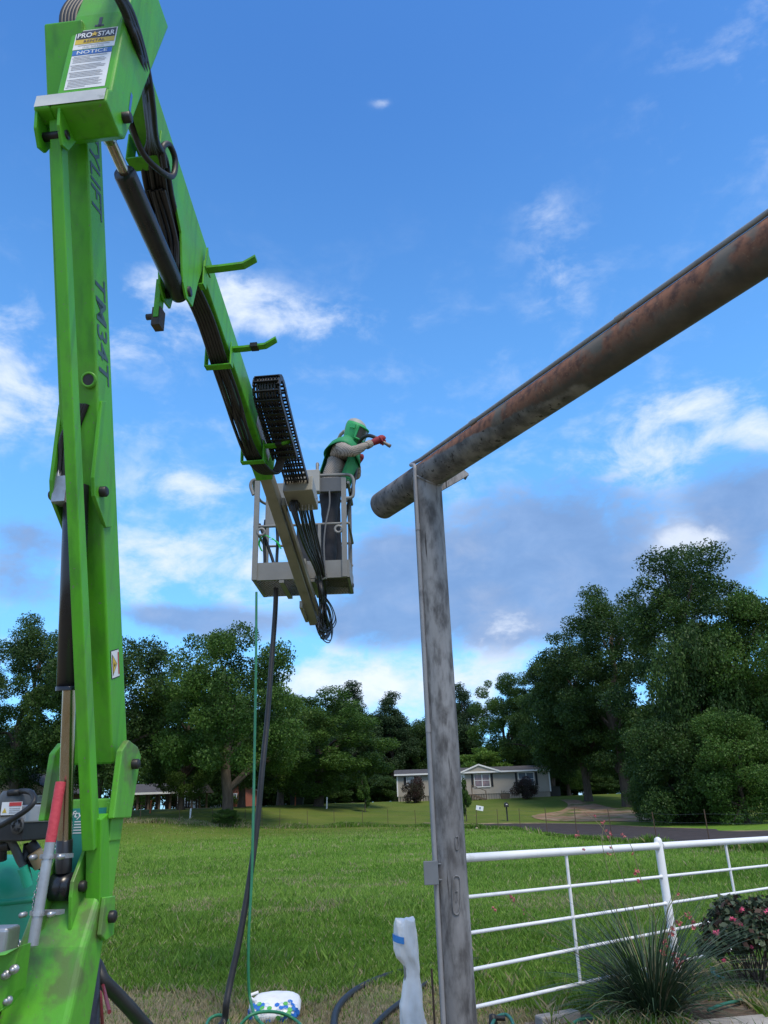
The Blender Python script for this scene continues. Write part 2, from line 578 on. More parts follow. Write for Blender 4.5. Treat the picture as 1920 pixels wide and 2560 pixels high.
def blades(name, x, y, h, w, mi, lean=.5, label=None):
    n = len(x)
    z = vgz(x, y)
    az = rng.random(n) * 2 * np.pi
    tilt = rng.random(n) * lean
    la = rng.random(n) * 2 * np.pi
    P = np.stack([x, y, z], 1)
    S = np.stack([np.cos(az), np.sin(az), 0 * az], 1) * w[:, None]
    D = np.stack([np.cos(la) * tilt, np.sin(la) * tilt, np.ones(n)], 1)
    T = P + D * h[:, None]
    Mi = P + D * (h * .5)[:, None] - np.stack([np.cos(la), np.sin(la), 0 * la], 1) * (tilt * h * .18)[:, None]
    V = np.stack([P - S - [0, 0, .01], P + S * .6 - [0, 0, .01], Mi + S * .9, T], 1).reshape(-1, 3)
    ob = bpy.data.objects.new(name, quick_mesh(name, V, None, 4, GR, mi))
    COL.objects.link(ob)
    ob['kind'] = 'stuff'
    tag(ob, label, 'grass')
    return ob
N = 680000
d = 1 / (1 / 6.4 + (1 / 62 - 1 / 6.4) * rng.random(N) ** .82)
a = (rng.random(N) * 2 - 1) * rad(43)
X, Y = d * np.sin(a), d * np.cos(a)
drymask = Y + .32 * X + 2.2 * vnoise(X, Y, .9, 3) + .75
bedmask = (X > .9) & (Y < 8.6) & (Y < 6.72 + .66 * (X - .95))
keep = (Y < fence_y(X) - .2) & ~bedmask & ((drymask > 9.3) | (rng.random(N) < .45))
X, Y, d, drymask = X[keep], Y[keep], d[keep], drymask[keep]
n = len(X)
cl = vnoise(X, Y, .55, 11) * .6 + vnoise(X, Y, 2.3, 5) * .4
h = (.03 + .075 * cl ** 1.6) * (.6 + .8 * rng.random(n)) * np.where(drymask < 9.5, .6, 1.0) * (1 + d * .012)
h = h * np.where((vnoise(X, Y, 1.3, 77) > .72) & (rng.random(n) < .12), 1.8, 1.0)
w = .0021 + .00030 * d
r = rng.random(n)
cc = vnoise(X, Y, .28, 21)
mi = np.where(r < .40 + 1.1 * (cc - .5), 1, np.where(r < .76 + .5 * (cc - .5), 0, 2))
strawp = np.where(drymask < 9.6, .8, np.where(vnoise(X, Y, .8, 33) > .74, .38, .06))
mi = np.where(rng.random(n) < strawp, 3, mi)
blades('field_grass', X, Y, h, w, mi, .9, 'long bright green grass of the open field')
# rough weeds along the wire fence
n = 26000
t = rng.random(n) * (fx[-1] - fx[0]) + fx[0]
yy = fence_y(t) + rng.normal(0, .35, n) - .1
left = np.clip((-4 - t) / 12, 0, 1)
hh = (.12 + .5 * vnoise(t, yy, .5, 8) ** 2 * (.5 + left)) * (.5 + rng.random(n))
mi = np.where(rng.random(n) < .12 + .5 * left, 3, np.where(rng.random(n) < .5, 2, 0))
blades('fence_weeds', t, yy, hh, np.full(n, .03), mi, .8, 'rough dry weeds growing along the wire fence')

# ---- trees
BARK = mat('bark', (.060, .050, .042), (.10, .085, .07), 6, .95, bump=.8, bscale=25, stretch=(1, 1, .25), spec=.1)
LEAFS = {
    'dark': [leafmat('leaf_dark_a', (0.029, 0.069, 0.015), (0.049, 0.099, 0.018), .35), leafmat('leaf_dark_b', (0.041, 0.086, 0.017), (0.064, 0.121, 0.023), .35), leafmat('leaf_dark_c', (0.023, 0.058, 0.017), (0.038, 0.077, 0.020), .35)],
    'mid': [leafmat('leaf_mid_a', (0.046, 0.108, 0.017), (0.072, 0.145, 0.023), .35), leafmat('leaf_mid_b', (0.064, 0.135, 0.023), (0.090, 0.166, 0.028), .35), leafmat('leaf_mid_c', (0.032, 0.077, 0.016), (0.049, 0.102, 0.018), .35)],
    'pine': [leafmat('leaf_pine_a', (0.026, 0.058, 0.023), (0.041, 0.080, 0.028), .35), leafmat('leaf_pine_b', (0.038, 0.075, 0.028), (0.055, 0.097, 0.032), .35), leafmat('leaf_pine_c', (0.022, 0.050, 0.018), (0.032, 0.063, 0.022), .35)],
    'lime': [leafmat('leaf_lime_a', (0.084, 0.172, 0.023), (0.116, 0.214, 0.029), .5), leafmat('leaf_lime_b', (0.109, 0.200, 0.029), (0.138, 0.235, 0.034), .5), leafmat('leaf_lime_c', (0.058, 0.124, 0.018), (0.084, 0.159, 0.023), .5)],
    'plum': [leafmat('leaf_plum_a', (.060, .030, .030), (.085, .045, .040), 2), leafmat('leaf_plum_b', (.045, .048, .028), (.062, .060, .034), 2), leafmat('leaf_plum_c', (.036, .028, .024), (.05, .04, .03), 2)],
}
def leaf_cloud(name, clumps, n, size, mats, seed, squash=.8, droop=0.0, shell=.5):
    r_ = np.random.default_rng(seed)
    C = np.array([c[:3] for c in clumps], float)
    R = np.array([c[3] for c in clumps], float)
    pr = R ** 2.2
    k = r_.choice(len(C), n, p=pr / pr.sum())
    D = r_.normal(size=(n, 3))
    D /= np.linalg.norm(D, axis=1)[:, None]
    rr = R[k] * (shell + (1.08 - shell) * r_.random(n) ** .7)
    # twig-scale bunching
    q = (np.floor(D * 3.2 + 10) * [7.1, 13.7, 3.3]).sum(1) + k * 17.3
    rr *= .74 + .36 * (np.sin(q * 12.9898) * 43758.5453 % 1)
    P = C[k] + D * rr[:, None] * np.array([1, 1, squash])
    A = r_.normal(size=(n, 3)) + D * .5 + [0, 0, -droop]
    A /= np.linalg.norm(A, axis=1)[:, None]
    B = np.cross(A, r_.normal(size=(n, 3)) + D)
    B /= np.linalg.norm(B, axis=1)[:, None] + 1e-6
    L = (size * (.6 + .8 * r_.random(n)))[:, None]
    V = np.stack([P - A * L * .5, P + B * L * .30, P + A * L * .5, P - B * L * .30], 1).reshape(-1, 3)
    cm = r_.random(len(C))
    mi = np.where(r_.random(n) < .55, (cm[k] * 3).astype(int), r_.integers(0, 3, n))
    return quick_mesh(name, V, None, 4, mats, mi)
def crown_clumps(seed, C, rad3, n, rmin, rmax, top=0.0, shape='round'):
    r_ = random.Random(seed)
    out = []
    C = Vector(C)
    k = 0
    while len(out) < n and k < 9000:
        k += 1
        d_ = Vector((r_.gauss(0, 1), r_.gauss(0, 1), r_.gauss(0, 1))).normalized()
        m = (.35 + .65 * r_.random() ** .5) * (1 + .30 * mnoise.noise(d_ * 1.7 + Vector((seed * 3.1, 0, 0))))
        p = Vector((d_.x * rad3[0] * m, d_.y * rad3[1] * m, d_.z * rad3[2] * m))
        f = (p.z / rad3[2] + 1) / 2
        if shape == 'cone':
            p.x *= 1.25 - f
            p.y *= 1.25 - f
        if shape == 'dome' and p.z < -.62 * rad3[2]: p.z *= .5
        rr = r_.uniform(rmin, rmax)
        if any((p - o[0]).length < (rr + o[1]) * .42 for o in out): continue
        out.append((p, rr))
    return [((C + p).x, (C + p).y, (C + p).z, rr) for p, rr in out]
def trunk_mesh(seed, H, r0, clumps, forks=9, name='trunk', bend=.05, base=0.0):
    r_ = random.Random(seed)
    mb = MB()
    top = max(c[2] for c in clumps) * .86
    pts = [Vector((r_.uniform(-1, 1) * bend * H * (k / 7), r_.uniform(-1, 1) * bend * H * (k / 7), top * k / 7 - (.3 if k == 0 else 0))) for k in range(8)]
    pts = smooth_path(pts, 3)
    m = len(pts)
    rs = [r0 * (1.45 if i == 0 else 1.15 if i == 1 else 1) * (1 - i / (m - 1)) ** .75 + .03 for i in range(m)]
    mb.tube(pts, rs, 9)
    low = sorted(clumps, key=lambda c: r_.random())[:forks]
    for c in low:
        e = Vector(c[:3])
        zs = max(top * .16, min(top * .8, e.z - (Vector((e.x, e.y)).length) * .55))
        i = min(range(m), key=lambda j: abs(pts[j].z - zs))
        s = pts[i]
        mid = s.lerp(e, .5) + Vector((r_.uniform(-.4, .4), r_.uniform(-.4, .4), .05 * H))
        P = smooth_path([s, mid, e], 4)
        ra = rs[i] * .6
        mb.tube(P, [ra * (1 - j / len(P)) + .025 for j in range(len(P))], 6)
    return mb.mesh(name, BARK)
PROTO = {}
def proto(key, pal, H, rad3, cz, ncl, rmin, rmax, nleaf, size, seed, r0, shape='round', forks=10, squash=.8, droop=0.0, shell=.5, trunk=True):
    cl = crown_clumps(seed, (0, 0, cz), rad3, ncl, rmin, rmax, shape=shape)
    PROTO[key] = (leaf_cloud('crown', cl, nleaf, size, LEAFS[pal], seed, squash, droop, shell), trunk_mesh(seed, H, r0, cl, forks), H, max(c[2] + c[3] * squash for c in cl), max(abs(c[0]) + c[3] for c in cl))
proto('oak_a', 'dark', 16, (6.0, 6.0, 6.4), 8.2, 90, .7, 1.7, 76000, .20, 3, .42)
proto('oak_b', 'mid', 15, (6.0, 5.8, 6.2), 7.9, 90, .7, 1.6, 76000, .19, 12, .45, shape='dome')
proto('oak_c', 'mid', 17, (5.4, 5.4, 7.2), 8.9, 88, .6, 1.5, 72000, .19, 23, .36)
proto('gum', 'dark', 19, (5.2, 5.2, 8.6), 10.2, 96, .6, 1.5, 84000, .17, 31, .38, shell=.3)
proto('pine', 'pine', 19, (4.2, 4.2, 8.0), 10.5, 64, .7, 1.5, 48000, .20, 41, .3, shape='cone', shell=.2)
proto('lime', 'lime', 9, (3.6, 3.6, 3.9), 5.0, 50, .5, 1.2, 28000, .22, 52, .2)
proto('thicket', 'dark', 8, (4.4, 3.4, 4.0), 3.6, 74, .6, 1.4, 56000, .16, 61, .16, squash=.9)
proto('thicket_mid', 'mid', 8, (4.0, 3.2, 4.2), 3.8, 70, .6, 1.3, 52000, .15, 67, .16, squash=.9)
proto('wood', 'dark', 12, (6.0, 4.0, 6.6), 5.8, 90, .8, 1.7, 42000, .30, 91, .3, squash=.9)
proto('sapling', 'mid', 3, (.75, .75, 1.2), 1.75, 14, .25, .48, 5000, .14, 71, .045, forks=5)
proto('shrub', 'plum', 2, (1.15, 1.0, .85), .95, 22, .30, .55, 9000, .10, 81, .05, forks=8, squash=.9)
def plant(key, name, px, py, Y, toppy, label, cat='tree', group=None, rot=0.0, wpx=None, topx=None):
    """a tree whose foot stands at world depth Y below photo column px"""
    p = at_y(px, py, Y)
    p.z = gz(p.x, p.y)
    top = at_y(topx or px, toppy, Y).z - p.z
    cm, tm, H, tz, rw = PROTO[key]
    s = top / tz
    sx = s
    if wpx: sx = wpx / FPX * (Y / ray(px, (py + toppy) / 2).y) / (2 * rw)
    t = thing(name, p, label, cat, group)
    t.rotation_euler = (0, 0, rot)
    t.scale = (sx, sx, s)
    for nm, me in (('trunk', tm), ('crown', cm)):
        o = bpy.data.objects.new(nm, me)
        COL.objects.link(o)
        o.parent = t
    return t
TG, FG = 'trees round the field', 'far trees behind the lawn'
plant('gum', 'broadleaf_tree', 30, 2030, 66, 1545, 'tall dark tree at the left edge, left of the green boom', group=TG, wpx=330, rot=1)
plant('oak_a', 'broadleaf_tree', 235, 2036, 64, 1545, 'dark oak rising directly behind the upright green boom', group=TG, wpx=430, rot=2.2)
plant('oak_b', 'broadleaf_tree', 566, 2043, 62, 1572, 'big round-topped oak behind the hanging green hose', group=TG, wpx=420, rot=.6)
plant('oak_c', 'broadleaf_tree', 452, 2028, 72, 1660, 'lower oak between the boom and the round-topped oak', group=TG, wpx=280, rot=3.1)
plant('oak_a', 'broadleaf_tree', 603, 2026, 76, 1700, 'oak with slim bare trunk right behind the round-topped oak', group=TG, wpx=300, rot=4.0)
plant('oak_c', 'broadleaf_tree', 795, 2010, 80, 1720, 'oak with low spreading boughs left of the small sapling', group=TG, wpx=400, rot=1.4)
plant('oak_b', 'broadleaf_tree', 700, 2012, 92, 1735, 'far oak between the black hose and the low spreading oak', group=FG, wpx=260, rot=2.4)
plant('pine', 'pine_tree', 880, 1990, 118, 1700, 'far pine just left of the sapling and the gate post', group=FG, wpx=190, rot=.3)
plant('pine', 'pine_tree', 985, 1990, 122, 1725, 'far pine directly left of the steel gate post', group=FG, wpx=170, rot=1.9)
plant('oak_a', 'broadleaf_tree', 1060, 1990, 126, 1790, 'far dark tree hidden mostly behind the steel gate post', group=FG, wpx=240, rot=2.9)
plant('pine', 'pine_tree', 1165, 1990, 124, 1705, 'far pine just right of the steel gate post', group=FG, wpx=170, rot=4.9)
plant('oak_c', 'broadleaf_tree', 1275, 1990, 108, 1685, 'pointed tree rising behind the mobile home', group=FG, wpx=210, rot=.9)
plant('lime', 'broadleaf_tree', 1200, 1992, 100, 1868, 'light green tree directly behind the mobile home roof', group=FG, wpx=170, rot=.2)
plant('gum', 'broadleaf_tree', 1385, 1992, 102, 1650, 'tall dark tree behind the right end of the mobile home', group=FG, wpx=260, rot=2.0)
plant('oak_a', 'broadleaf_tree', 1472, 2004, 82, 1592, 'dark tree with bare trunk just right of the mobile home', group=TG, wpx=330, rot=5.2)
plant('oak_c', 'broadleaf_tree', 1425, 2000, 92, 1740, 'dark tree whose boughs hang over the right house corner', group=TG, wpx=170, rot=3.3)
plant('gum', 'broadleaf_tree', 1571, 2012, 76, 1470, 'tree with thick leaning trunk left of the tallest tree', group=TG, wpx=380, rot=.4)
plant('gum', 'broadleaf_tree', 1810, 2040, 58, 1340, 'tallest tree, at the right edge above the road', group=TG, wpx=470, rot=3.5, topx=1815)
plant('oak_b', 'broadleaf_tree', 1930, 2045, 54, 1470, 'leafy tree cut by the right edge of the picture', group=TG, wpx=420, rot=2.5)
plant('thicket', 'thicket_bush', 1720, 2058, 52, 1790, 'dark thicket at the foot of the tallest tree', 'bush', 'thicket bushes beyond the road', wpx=330, rot=.5)
plant('thicket_mid', 'thicket_bush', 1870, 2064, 49, 1760, 'leafy thicket beside the road at the right edge', 'bush', 'thicket bushes beyond the road', wpx=330, rot=1.5)
plant('thicket_mid', 'thicket_bush', 1660, 2046, 57, 1880, 'low bright thicket left of the dark thicket', 'bush', 'thicket bushes beyond the road', wpx=190, rot=2.5)
plant('thicket', 'thicket_bush', 1800, 2050, 53, 1560, 'tall dense bush filling the gap below the tallest tree', 'bush', 'thicket bushes beyond the road', wpx=330, rot=4.1)
ROW = [(560, 108, 1800, 'behind the slim trunk beside the round-topped oak'), (700, 112, 1800, 'right of the hanging black hose'), (830, 130, 1770, 'left of the far pine nearest the sapling'), (905, 134, 1780, 'straight behind the sapling'), (985, 132, 1790, 'just left of the gate post'), (1040, 128, 1800, 'behind the left end of the mobile home'),
       (40, 110, 1800, 'behind the brick house'), (160, 118, 1790, 'behind the handle with red tape'), (330, 112, 1780, 'behind the pavilion, left end'), (480, 120, 1790, 'behind the pavilion, right end'), (640, 130, 1780, 'behind the red brick building'), (760, 128, 1770, 'behind the dumpster'),
       (1110, 132, 1800, 'behind the gate post'), (1340, 126, 1790, 'behind the right window of the mobile home'), (1440, 120, 1780, 'seen past the bare trunk by the house'), (1530, 112, 1760, 'left of the thick leaning trunk'), (1620, 105, 1760, 'right of the thick leaning trunk'), (1740, 100, 1740, 'behind the dark thicket'), (1860, 100, 1720, 'behind the leafy thicket at the right edge'),
       (1395, 104, 1930, 'low and bushy, beside the cooling unit'), (1500, 100, 1930, 'low and bushy, between the two bare trunks'), (790, 100, 1930, 'low and bushy, behind the low spreading oak'), (870, 104, 1930, 'low and bushy, left of the sapling'), (950, 104, 1935, 'low and bushy, right of the sapling')]
for k, (px, Y, tp, wh) in enumerate(ROW):
    plant('wood', 'background_tree', px, 1990, Y, tp, 'far dark tree ' + wh, group='far tree row', wpx=260 if tp < 1900 else 150, rot=k * 1.3)
plant('sapling', 'sapling_tree', 913, 2016, 77, 1935, 'small young tree on the lawn left of the gate post', rot=.4, wpx=44)
plant('sapling', 'sapling_tree', 1165, 2027, 68, 1945, 'small young tree close to the right of the gate post', rot=2.4, wpx=36)
plant('shrub', 'flowering_shrub', 1036, 2003, 87, 1940, 'dark purple shrub under the left window of the mobile home', 'shrub', wpx=66, rot=.3)
plant('shrub', 'flowering_shrub', 1316, 1996, 87, 1938, 'dark shrub with red tops under the right window of the house', 'shrub', wpx=72, rot=1.7)
plant('thicket_mid', 'ivy_clump', 566, 2052, 60.5, 2020, 'ivy and brush round the foot of the round-topped oak', 'ivy', wpx=80, rot=1.0)

# ---- mobile home
HY = 90.0
def hp(px, py, dy=0.0):
    p = at_y(px, py, HY)
    return Vector((p.x, HY + dy, p.z))
SIDE = mat('beige_siding', (.36, .33, .285), (.40, .37, .32), .6, .7, spec=.3)
SKIRT = mat('skirting', (.34, .30, .25), (.38, .34, .29), 1.2, .8)
ROOF = mat('shingle_roof', (.060, .058, .060), (.085, .08, .08), 2.5, .9, bump=.5, bscale=40, spec=.2)
TRIM = mat('white_trim', (.72, .73, .74), (.78, .79, .80), 2, .5)
GLASS = mat('window_glass', (.10, .13, .17), (.16, .18, .21), 1.5, .12, spec=.8)
CURT = mat('window_curtain_glass', (.30, .20, .22), (.12, .11, .14), 1.6, .2, spec=.7)
SHUT = mat('black_shutter', (.010, .011, .014), (.016, .017, .02), 4, .6)
WOODD = mat('weathered_wood', (.10, .075, .055), (.16, .12, .09), 5, .9, bump=.4, stretch=(1, 1, 4))
hx0, hx1 = hp(993, 1960).x, hp(1376, 1960).x
hz1 = hp(1190, 1932).z                      # eave
hz0 = gz((hx0 + hx1) / 2, HY) - .25
hsk = hp(1270, 1982).z                      # top of the skirting
house = thing('mobile_home', ((hx0 + hx1) / 2, HY, hz0), 'long beige mobile home with grey roof and black shutters beyond the road', 'house')
depth = 8.0
mb = MB()
mb.box(((hx0 + hx1) / 2, HY + depth / 2 + .03, (hz1 + hsk) / 2), (hx1 - hx0 - .04, depth, hz1 - hsk))
rows = 22
rh = (hz1 - hsk) / rows
for k in range(rows):                       # lap siding, each course proud at its foot
    z = hsk + k * rh
    mb.prism([(hx0, HY + .03, z), (hx0, HY - .012, z), (hx0, HY + .022, z + rh), (hx0, HY + .03, z + rh)], (hx1 - hx0, 0, 0))
mb.build('wall', SIDE, house)
mb = MB()
for k in range(60):
    x = hx0 + .1 + (hx1 - hx0 - .2) * k / 60
    mb.box((x + .06, HY + .05, (hz0 + hsk) / 2), ((hx1 - hx0) / 60 * .55, .03, hsk - hz0))
mb.box(((hx0 + hx1) / 2, HY + depth / 2 + .1, (hz0 + hsk) / 2 - .01), (hx1 - hx0 - .16, depth - .2, hsk - hz0))
mb.build('skirting', SKIRT, house)
rz = hz1 + .75
mb = MB()
ov = .32
x0, x1 = hx0 - ov, hx1 + ov
mb.prism([(x0, HY - ov, hz1 + .02), (x0, HY - ov, hz1 + .10), (x0, HY + depth / 2, rz), (x0, HY + depth + ov, hz1 + .10), (x0, HY + depth + ov, hz1 + .02)], (x1 - x0, 0, 0))
roof = mb.build('roof', ROOF, house)
mb = MB()
mb.box(((x0 + x1) / 2, HY - ov - .02, hz1 + .045), (x1 - x0, .035, .17))
mb.build('fascia', TRIM, house)
ga, gb, gc = hp(1150, 1929, -.35), hp(1250, 1928, -.35), hp(1195, 1913, -.35)
mb = MB()
mb.prism([(ga.x, HY - .30, hz1 + .05), (gb.x, HY - .30, hz1 + .05), (gc.x, HY - .30, gc.z - .05)], (0, 3.0, 0))
mb.build('gable', SIDE, house)
mb = MB()
for a_ in (ga, gb):
    A = Vector((a_.x + (a_.x - gc.x) * .06, HY - .36, hz1 + .02))
    B = Vector((gc.x, HY - .36, gc.z + .04))
    mb.bar(A, B, .10, .16, (0, 1, 0))
mb.build('gable_trim', TRIM, house)
mb = MB()
for a_ in (ga, gb):
    A = Vector((a_.x + (a_.x - gc.x) * .06, HY + 1.2, hz1 + .10))
    B = Vector((gc.x, HY + 1.2, gc.z + .12))
    mb.bar(A, B, 3.0, .05, (0, 1, 0))
mb.build('gable_roof', ROOF, house)
for px in (993.5, 1375):
    MB().box((hp(px, 1960).x, HY - .02, (hz1 + hsk) / 2), (.14, .06, hz1 - hsk)).build('corner_trim', TRIM, house)
def C2(x, y): return (960 + x * .2773, 1840 + y * .2773)
def window(x0, x1, y0, y1, nx_, ny_, m, shut):
    a, b = hp(*C2(x0, y0)), hp(*C2(x1, y1))
    X0, X1, Z1, Z0 = a.x, b.x, a.z, b.z
    fr = MB()
    for (xa, xb, za, zb) in ((X0 - .06, X1 + .06, Z1, Z1 + .07), (X0 - .06, X1 + .06, Z0 - .09, Z0), (X0 - .06, X0, Z0, Z1), (X1, X1 + .06, Z0, Z1)):
        fr.box(((xa + xb) / 2, HY - .04, (za + zb) / 2), (xb - xa, .07, zb - za))
    for k in range(1, nx_):
        x = X0 + (X1 - X0) * k / nx_
        fr.box((x, HY - .035, (Z0 + Z1) / 2), (.09, .055, Z1 - Z0))
    w_ = fr.build('window', TRIM, house)
    for i in range(nx_):
        for j in range(ny_):
            xa, xb = X0 + (X1 - X0) * i / nx_ + .05, X0 + (X1 - X0) * (i + 1) / nx_ - .05
            za, zb = Z0 + (Z1 - Z0) * j / ny_ + .025, Z0 + (Z1 - Z0) * (j + 1) / ny_ - .025
            MB().box(((xa + xb) / 2, HY - .018, (za + zb) / 2), (xb - xa, .02, zb - za)).build('pane', m, w_)
    MB().box(((X0 + X1) / 2, HY - .025, (Z0 + Z1) / 2), (X1 - X0, .02, .05)).build('sash', TRIM, w_)
    for (sa, sb) in shut:
        p, q = hp(*C2(sa, y0)), hp(*C2(sb, y1))
        s_ = MB()
        s_.box(((p.x + q.x) / 2, HY - .03, (Z0 + Z1) / 2), (abs(q.x - p.x), .03, Z1 - Z0 + .1))
        for k in range(18):
            z = Z0 + (Z1 - Z0) * (k + .5) / 18
            s_.box(((p.x + q.x) / 2, HY - .05, z), (abs(q.x - p.x) - .1, .025, .05))
        s_.build('shutter', SHUT, house)
window(205, 266, 374, 436, 1, 2, GLASS, ((176, 201), (271, 296)))
window(814, 955, 348, 452, 2, 2, CURT, ((783, 809), (960, 988)))
window(1210, 1355, 334, 440, 2, 2, GLASS, ((1178, 1205), (1360, 1390)))
a, b = hp(*C2(640, 345)), hp(*C2(735, 490))
dr = MB().box(((a.x + b.x) / 2, HY - .03, (a.z + b.z) / 2), (b.x - a.x, .06, a.z - b.z))
door = dr.build('door', TRIM, house)
a, b = hp(*C2(700, 360)), hp(*C2(714, 415))
MB().box(((a.x + b.x) / 2, HY - .066, (a.z + b.z) / 2), (b.x - a.x, .01, a.z - b.z)).build('door_glass', GLASS, door)
stx = hp(*C2(770, 500)).x
gs = gz(stx, HY - 1.5)
hs_ = thing('porch_steps', (stx, HY - 1.2, gs), 'small wooden porch steps with handrail at the mobile home door', 'steps')
px0 = hp(*C2(690, 500)).x
MB().box(((px0 + stx) / 2, HY - .75, hsk - .06), (stx - px0 + .4, 1.3, .1)).build('landing', WOODD, hs_)
for k in range(5):
    z = hsk - .1 - (hsk - gs) * (k + .6) / 5.2
    MB().box((stx + .35 + k * .27, HY - .75, z), (.3, 1.2, .06)).build('tread', WOODD, hs_)
for k, x in enumerate((px0, stx + .15, stx + 1.7)):
    zt = hsk + .95 if k < 2 else gs + 1.0
    MB().box((x, HY - 1.38, (gs + zt) / 2 - .1), (.1, .1, zt - gs + .2)).build('post', WOODD, hs_)
MB().bar((stx + .15, HY - 1.38, hsk + .9), (stx + 1.75, HY - 1.38, gs + .95), .09, .06, (0, 1, 0)).build('handrail', WOODD, hs_)
MB().bar((stx + .2, HY - 1.33, hsk - .1), (stx + 1.7, HY - 1.33, gs + .02), .06, .22, (0, 1, 0)).build('stringer', WOODD, hs_)
# little planter beside the shrub
p = hp(*C2(1082, 545))
p.z = gz(p.x, HY - 1.0)
pl_ = thing('garden_planter', (p.x, HY - 1.0, p.z), 'small brown wooden planter left of the shrub with red tops', 'planter')
mb = MB()
mb.prism([(p.x - .42, HY - 1.25, p.z), (p.x + .42, HY - 1.25, p.z), (p.x + .55, HY - 1.25, p.z + .55), (p.x - .55, HY - 1.25, p.z + .55)], (0, .6, 0))
mb.build('box', WOODD, pl_)
mb = MB()
for k in range(14):
    mb.tube([(p.x - .4 + k * .06, HY - .95, p.z + .5), (p.x - .4 + k * .06 + random.uniform(-.1, .1), HY - .95, p.z + .75 + .2 * random.random())], .015, 4)
mb.build('stems', LEAFS['plum'][1], pl_)
p = hp(*C2(1560, 540))
p.z = gz(p.x, HY + 1)
mb = MB().box((p.x, HY + 1, p.z + .5), (1.1, 1.0, 1.0)).box((p.x, HY + 1, p.z + 1.03), (1.2, 1.1, .06))
tag(mb.build('air_conditioner', mat('dark_unit', (.02, .022, .022), rough=.6), org=Vector((p.x, HY + 1, p.z)), bevel=.03), 'dark boxy cooling unit at the right end of the mobile home', 'air conditioner')

# ---- mailboxes by the road
BLK = mat('black_plastic', (.012, .012, .013), (.02, .02, .02), 20, .5)
p = at_g(1269, 2053)
mt = thing('mailbox', p, 'black mailbox on a dark post at the far side of the road', 'mailbox')
MB().box((p.x, p.y, p.z + .5), (.11, .11, 1.3)).build('post', BLK, mt)
hw, zb = .16, p.z + 1.1
arc = [(math.cos(t) * hw, math.sin(t) * hw) for t in np.linspace(0, math.pi, 9)]
box_ = MB().prism([(p.x - hw, p.y - .3, zb), (p.x + hw, p.y - .3, zb)] + [(p.x + a_, p.y - .3, zb + .2 + b_) for a_, b_ in arc], (0, .55, 0)).build('box', BLK, mt)
MB().box((p.x, p.y - .305, zb + .2), (.14, .008, .07)).build('number_plate', TRIM, box_)
p = at_g(1192, 2073)
mt = thing('roadside_sign', p, 'small tilted white plate on a thin post beside the road', 'sign')
MB().bar(p, p + Vector((.06, 0, 1.25)), .04, .015, (1, 0, 0)).bar(p + Vector((0, .015, 0)), p + Vector((.06, .015, 1.25)), .012, .03, (1, 0, 0)).build('post', RUSTP, mt)
c = p + Vector((.3, -.03, 1.32))
ax = (Vector((.98, 0, -.2)), Vector((0, 1, 0)), Vector((.2, 0, .98)))
pl = MB().box(c, (.5, .02, .30), ax).build('plate', TRIM, mt)
MB().box(c - Vector((-.02, .014, 0)), (.10, .008, .14), ax).build('mark', mat('sign_blue', (.12, .16, .25), rough=.5), pl)
MB().lathe(p, (0, 0, 1), [(0, .0), (.10, .02), (.09, .1), (0, .12)], 8).build('base_stone', PALE, mt)

# ---- picnic pavilion on the left
PY = 82.0
def pp(px, py, Y=PY): return at_y(px, py, Y)
pz0 = gz(pp(400, 2020).x, PY) - .1
px0, px1 = pp(318, 2000).x, pp(480, 2000).x
ez, rz = pp(400, 1984).z, pp(400, 1956).z
pav = thing('picnic_pavilion', ((px0 + px1) / 2, PY, pz0), 'open picnic pavilion with dark roof on posts, right of the boom', 'pavilion')
MB().prism([(px0 - .6, PY - .6, ez), (px0 - .6, PY - .6, ez + .12), (px0 - .6, PY + 3.2, rz), (px0 - .6, PY + 7, ez + .12), (px0 - .6, PY + 7, ez)], (px1 - px0 + 1.2, 0, 0)).build('roof', ROOF, pav)
MB().box(((px0 + px1) / 2, PY - .63, ez + .05), (px1 - px0 + 1.2, .05, .2)).build('fascia', TRIM, pav)
for k in range(7):
    for yy_ in (PY, PY + 3.2, PY + 6.4):
        x = px0 + (px1 - px0) * k / 6
        MB().box((x, yy_, (pz0 + ez) / 2), (.18, .18, ez - pz0 + .1)).build('post', WOODD, pav)
MB().box(((px0 + px1) / 2, PY + 3.2, pz0 + .06), (px1 - px0 + .6, 7.4, .12)).build('floor_slab', PALE, pav)
for k in range(5):
    x = px0 + 1 + (px1 - px0 - 2) * k / 4
    y = PY + 1.5 + (k % 2) * 2.4
    z = pz0 + .12
    t_ = thing('picnic_table', (x, y, z), 'dark wooden picnic table under the pavilion roof', 'picnic table', 'picnic tables in the pavilion')
    MB().box((x, y, z + .74), (1.8, .75, .05)).build('table_top', WOODD, t_)
    for s in (-1, 1):
        MB().box((x, y + s * .65, z + .44), (1.8, .25, .05)).build('bench', WOODD, t_)
        MB().bar((x + s * .6, y - .6, z), (x + s * .6, y + .2, z + .72), .05, .1, (1, 0, 0)).bar((x + s * .6, y + .6, z), (x + s * .6, y - .2, z + .72), .05, .1, (1, 0, 0)).build('leg', WOODD, t_)
